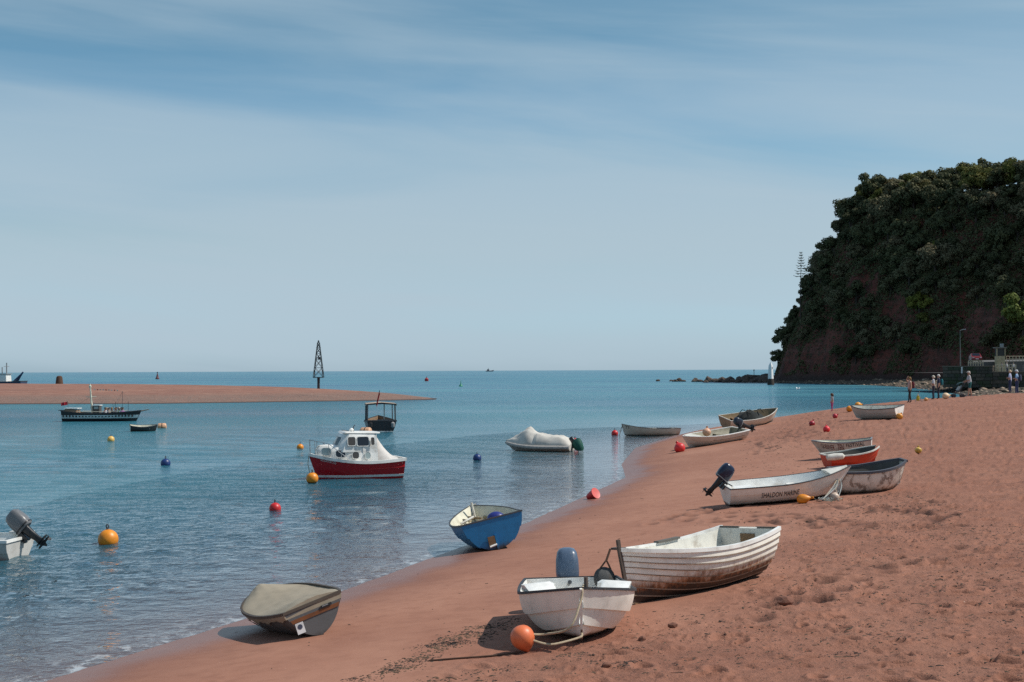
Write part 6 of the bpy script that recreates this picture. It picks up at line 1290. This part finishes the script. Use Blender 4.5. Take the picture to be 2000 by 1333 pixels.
def debris():
    """dried weed, twigs and bits along the strandlines"""
    rng = np.random.RandomState(17); X = []; 
    def line(pts, n, w):
        pts = np.array(pts, float); k = rng.randint(0, len(pts)-1, n); t = rng.rand(n)[:, None]; return pts[k]*(1-t)+pts[k+1]*t+rng.normal(size=(n, 2))*w
    cl = line([(-1.72, 16.2), (-1.27, 16.9), (-.72, 18.3), (-.15, 19.7)], 46, (.10, .20)); X.append(np.repeat(cl, 30, 0)+rng.normal(size=(46*30, 2))*[.10, .12]); cl = line([(-1.0, 15.4), (.3, 15.9), (1.5, 16.3)], 16, (.25, .35)); X.append(np.repeat(cl, 22, 0)+rng.normal(size=(16*22, 2))*[.09, .10])
    X.append(line([(8.6, 48), (11, 60), (13.5, 68), (20, 88)], 420, (.5, 1.4))); X.append(line([(10.3, 57), (12, 64)], 260, (.5, .9))); X.append(line([(10, 45), (11.5, 52), (14, 62)], 160, (.7, 1.5)))
    n = 17000; a = np.stack([rng.uniform(.5, 10, n), rng.uniform(11.5, 36, n)], 1); d = signed_d(a[:, 0], a[:, 1], SHORE); a = a[(d > 7.2+1.5*rng.normal(size=n)) & (fbm(a[:, 0]*.7, a[:, 1]*.7, 501, 4) > -.12+.25*rng.normal(size=n))]; X.append(a)
    n = 2600; a = np.stack([rng.uniform(5, 32, n), rng.uniform(34, 95, n)], 1); d = signed_d(a[:, 0], a[:, 1], SHORE); X.append(a[(d > 5) & (fbm(a[:, 0]*.3, a[:, 1]*.3, 505, 3) > .05)])
    n = 170; a = np.stack([rng.uniform(-5, 6, n), rng.uniform(15, 48, n)], 1); d = signed_d(a[:, 0], a[:, 1], SHORE); X.append(a[(d > .4) & (d < 8)])
    P = np.concatenate(X); z = beach_full(P[:, 0], P[:, 1])[0]; VV = []; FF = []; off = 0
    for i, (x, y) in enumerate(P):
        far = 1+max(0, y-22)*.012; L = (.008+.034*rng.rand()**2.2)*far*(2.6 if rng.rand() < .05 else 1); w = rng.uniform(.005, .016)*far; a = rng.rand()*3.14; h_ = rng.uniform(.004, .014)*far; c, s = math.cos(a), math.sin(a); bend = rng.normal()*.4*L
        Q = [(-L, -w*.4, 0), (-L, w*.4, 0), (0, w+bend, 0), (0, -w+bend, 0), (L, -w*.3, 0), (L, w*.3, 0), (-L*.7, 0, h_*.5), (0, bend, h_), (L*.7, 0, h_*.6)]
        VV += [(x+c*p-s*q, y+s*p+c*q, z[i]+r_-.002) for p, q, r_ in Q]; FF += [tuple(off+j for j in f) for f in ((0, 1, 6, 6), (1, 2, 7, 6), (3, 0, 6, 7), (2, 5, 8, 7), (4, 3, 7, 8), (5, 4, 8, 8))]; off += 9
    F3 = [];
    for f in FF:
        q = list(dict.fromkeys(f)); F3.append(tuple(q[:3])); 
        if len(q) == 4: F3.append((q[0], q[2], q[3]))
    n_ = NT('dried_weed'); v = n_.coord(); c = n_.mix(n_.rng(n_.noise(3, 3, .6, v), .4, .62), (.028, .018, .014), (.085, .055, .032)); mt = n_.fin(c, .9); o = raw_mesh('strandline_weed', VV, F3, mt); tag(o, 'scraps of dark dried weed and twigs strewn over the sand', 'seaweed', kind='stuff')
debris()
def clods():
    rng = random.Random(3); mt = paint((.20, .085, .055), .95, .2, (.09, .04, .03), 10, .5); base = [rock_mesh(60+i, mt, 2, .3) for i in range(3)]
    for i, (x, y, s, lb) in enumerate(((3.62, 19.05, .10, 'largest dark stone on the sand below the clinker boat'), (1.55, 17.2, .05, 'small dark stone on the sand right of the coral buoy'), (2.0, 17.9, .055, 'dark stone on the churned sand below the clinker bow'), (1.02, 15.6, .05, 'dark stone on the sand nearest the camera'))):
        o = link('beach_stone', base[i % 3]); o.location = (x, y, gz(x, y)+s*.3); o.scale = (s*1.3, s, s*.75); o.rotation_euler = (0, 0, i*1.3); tag(o, lb, 'stone')
clods()
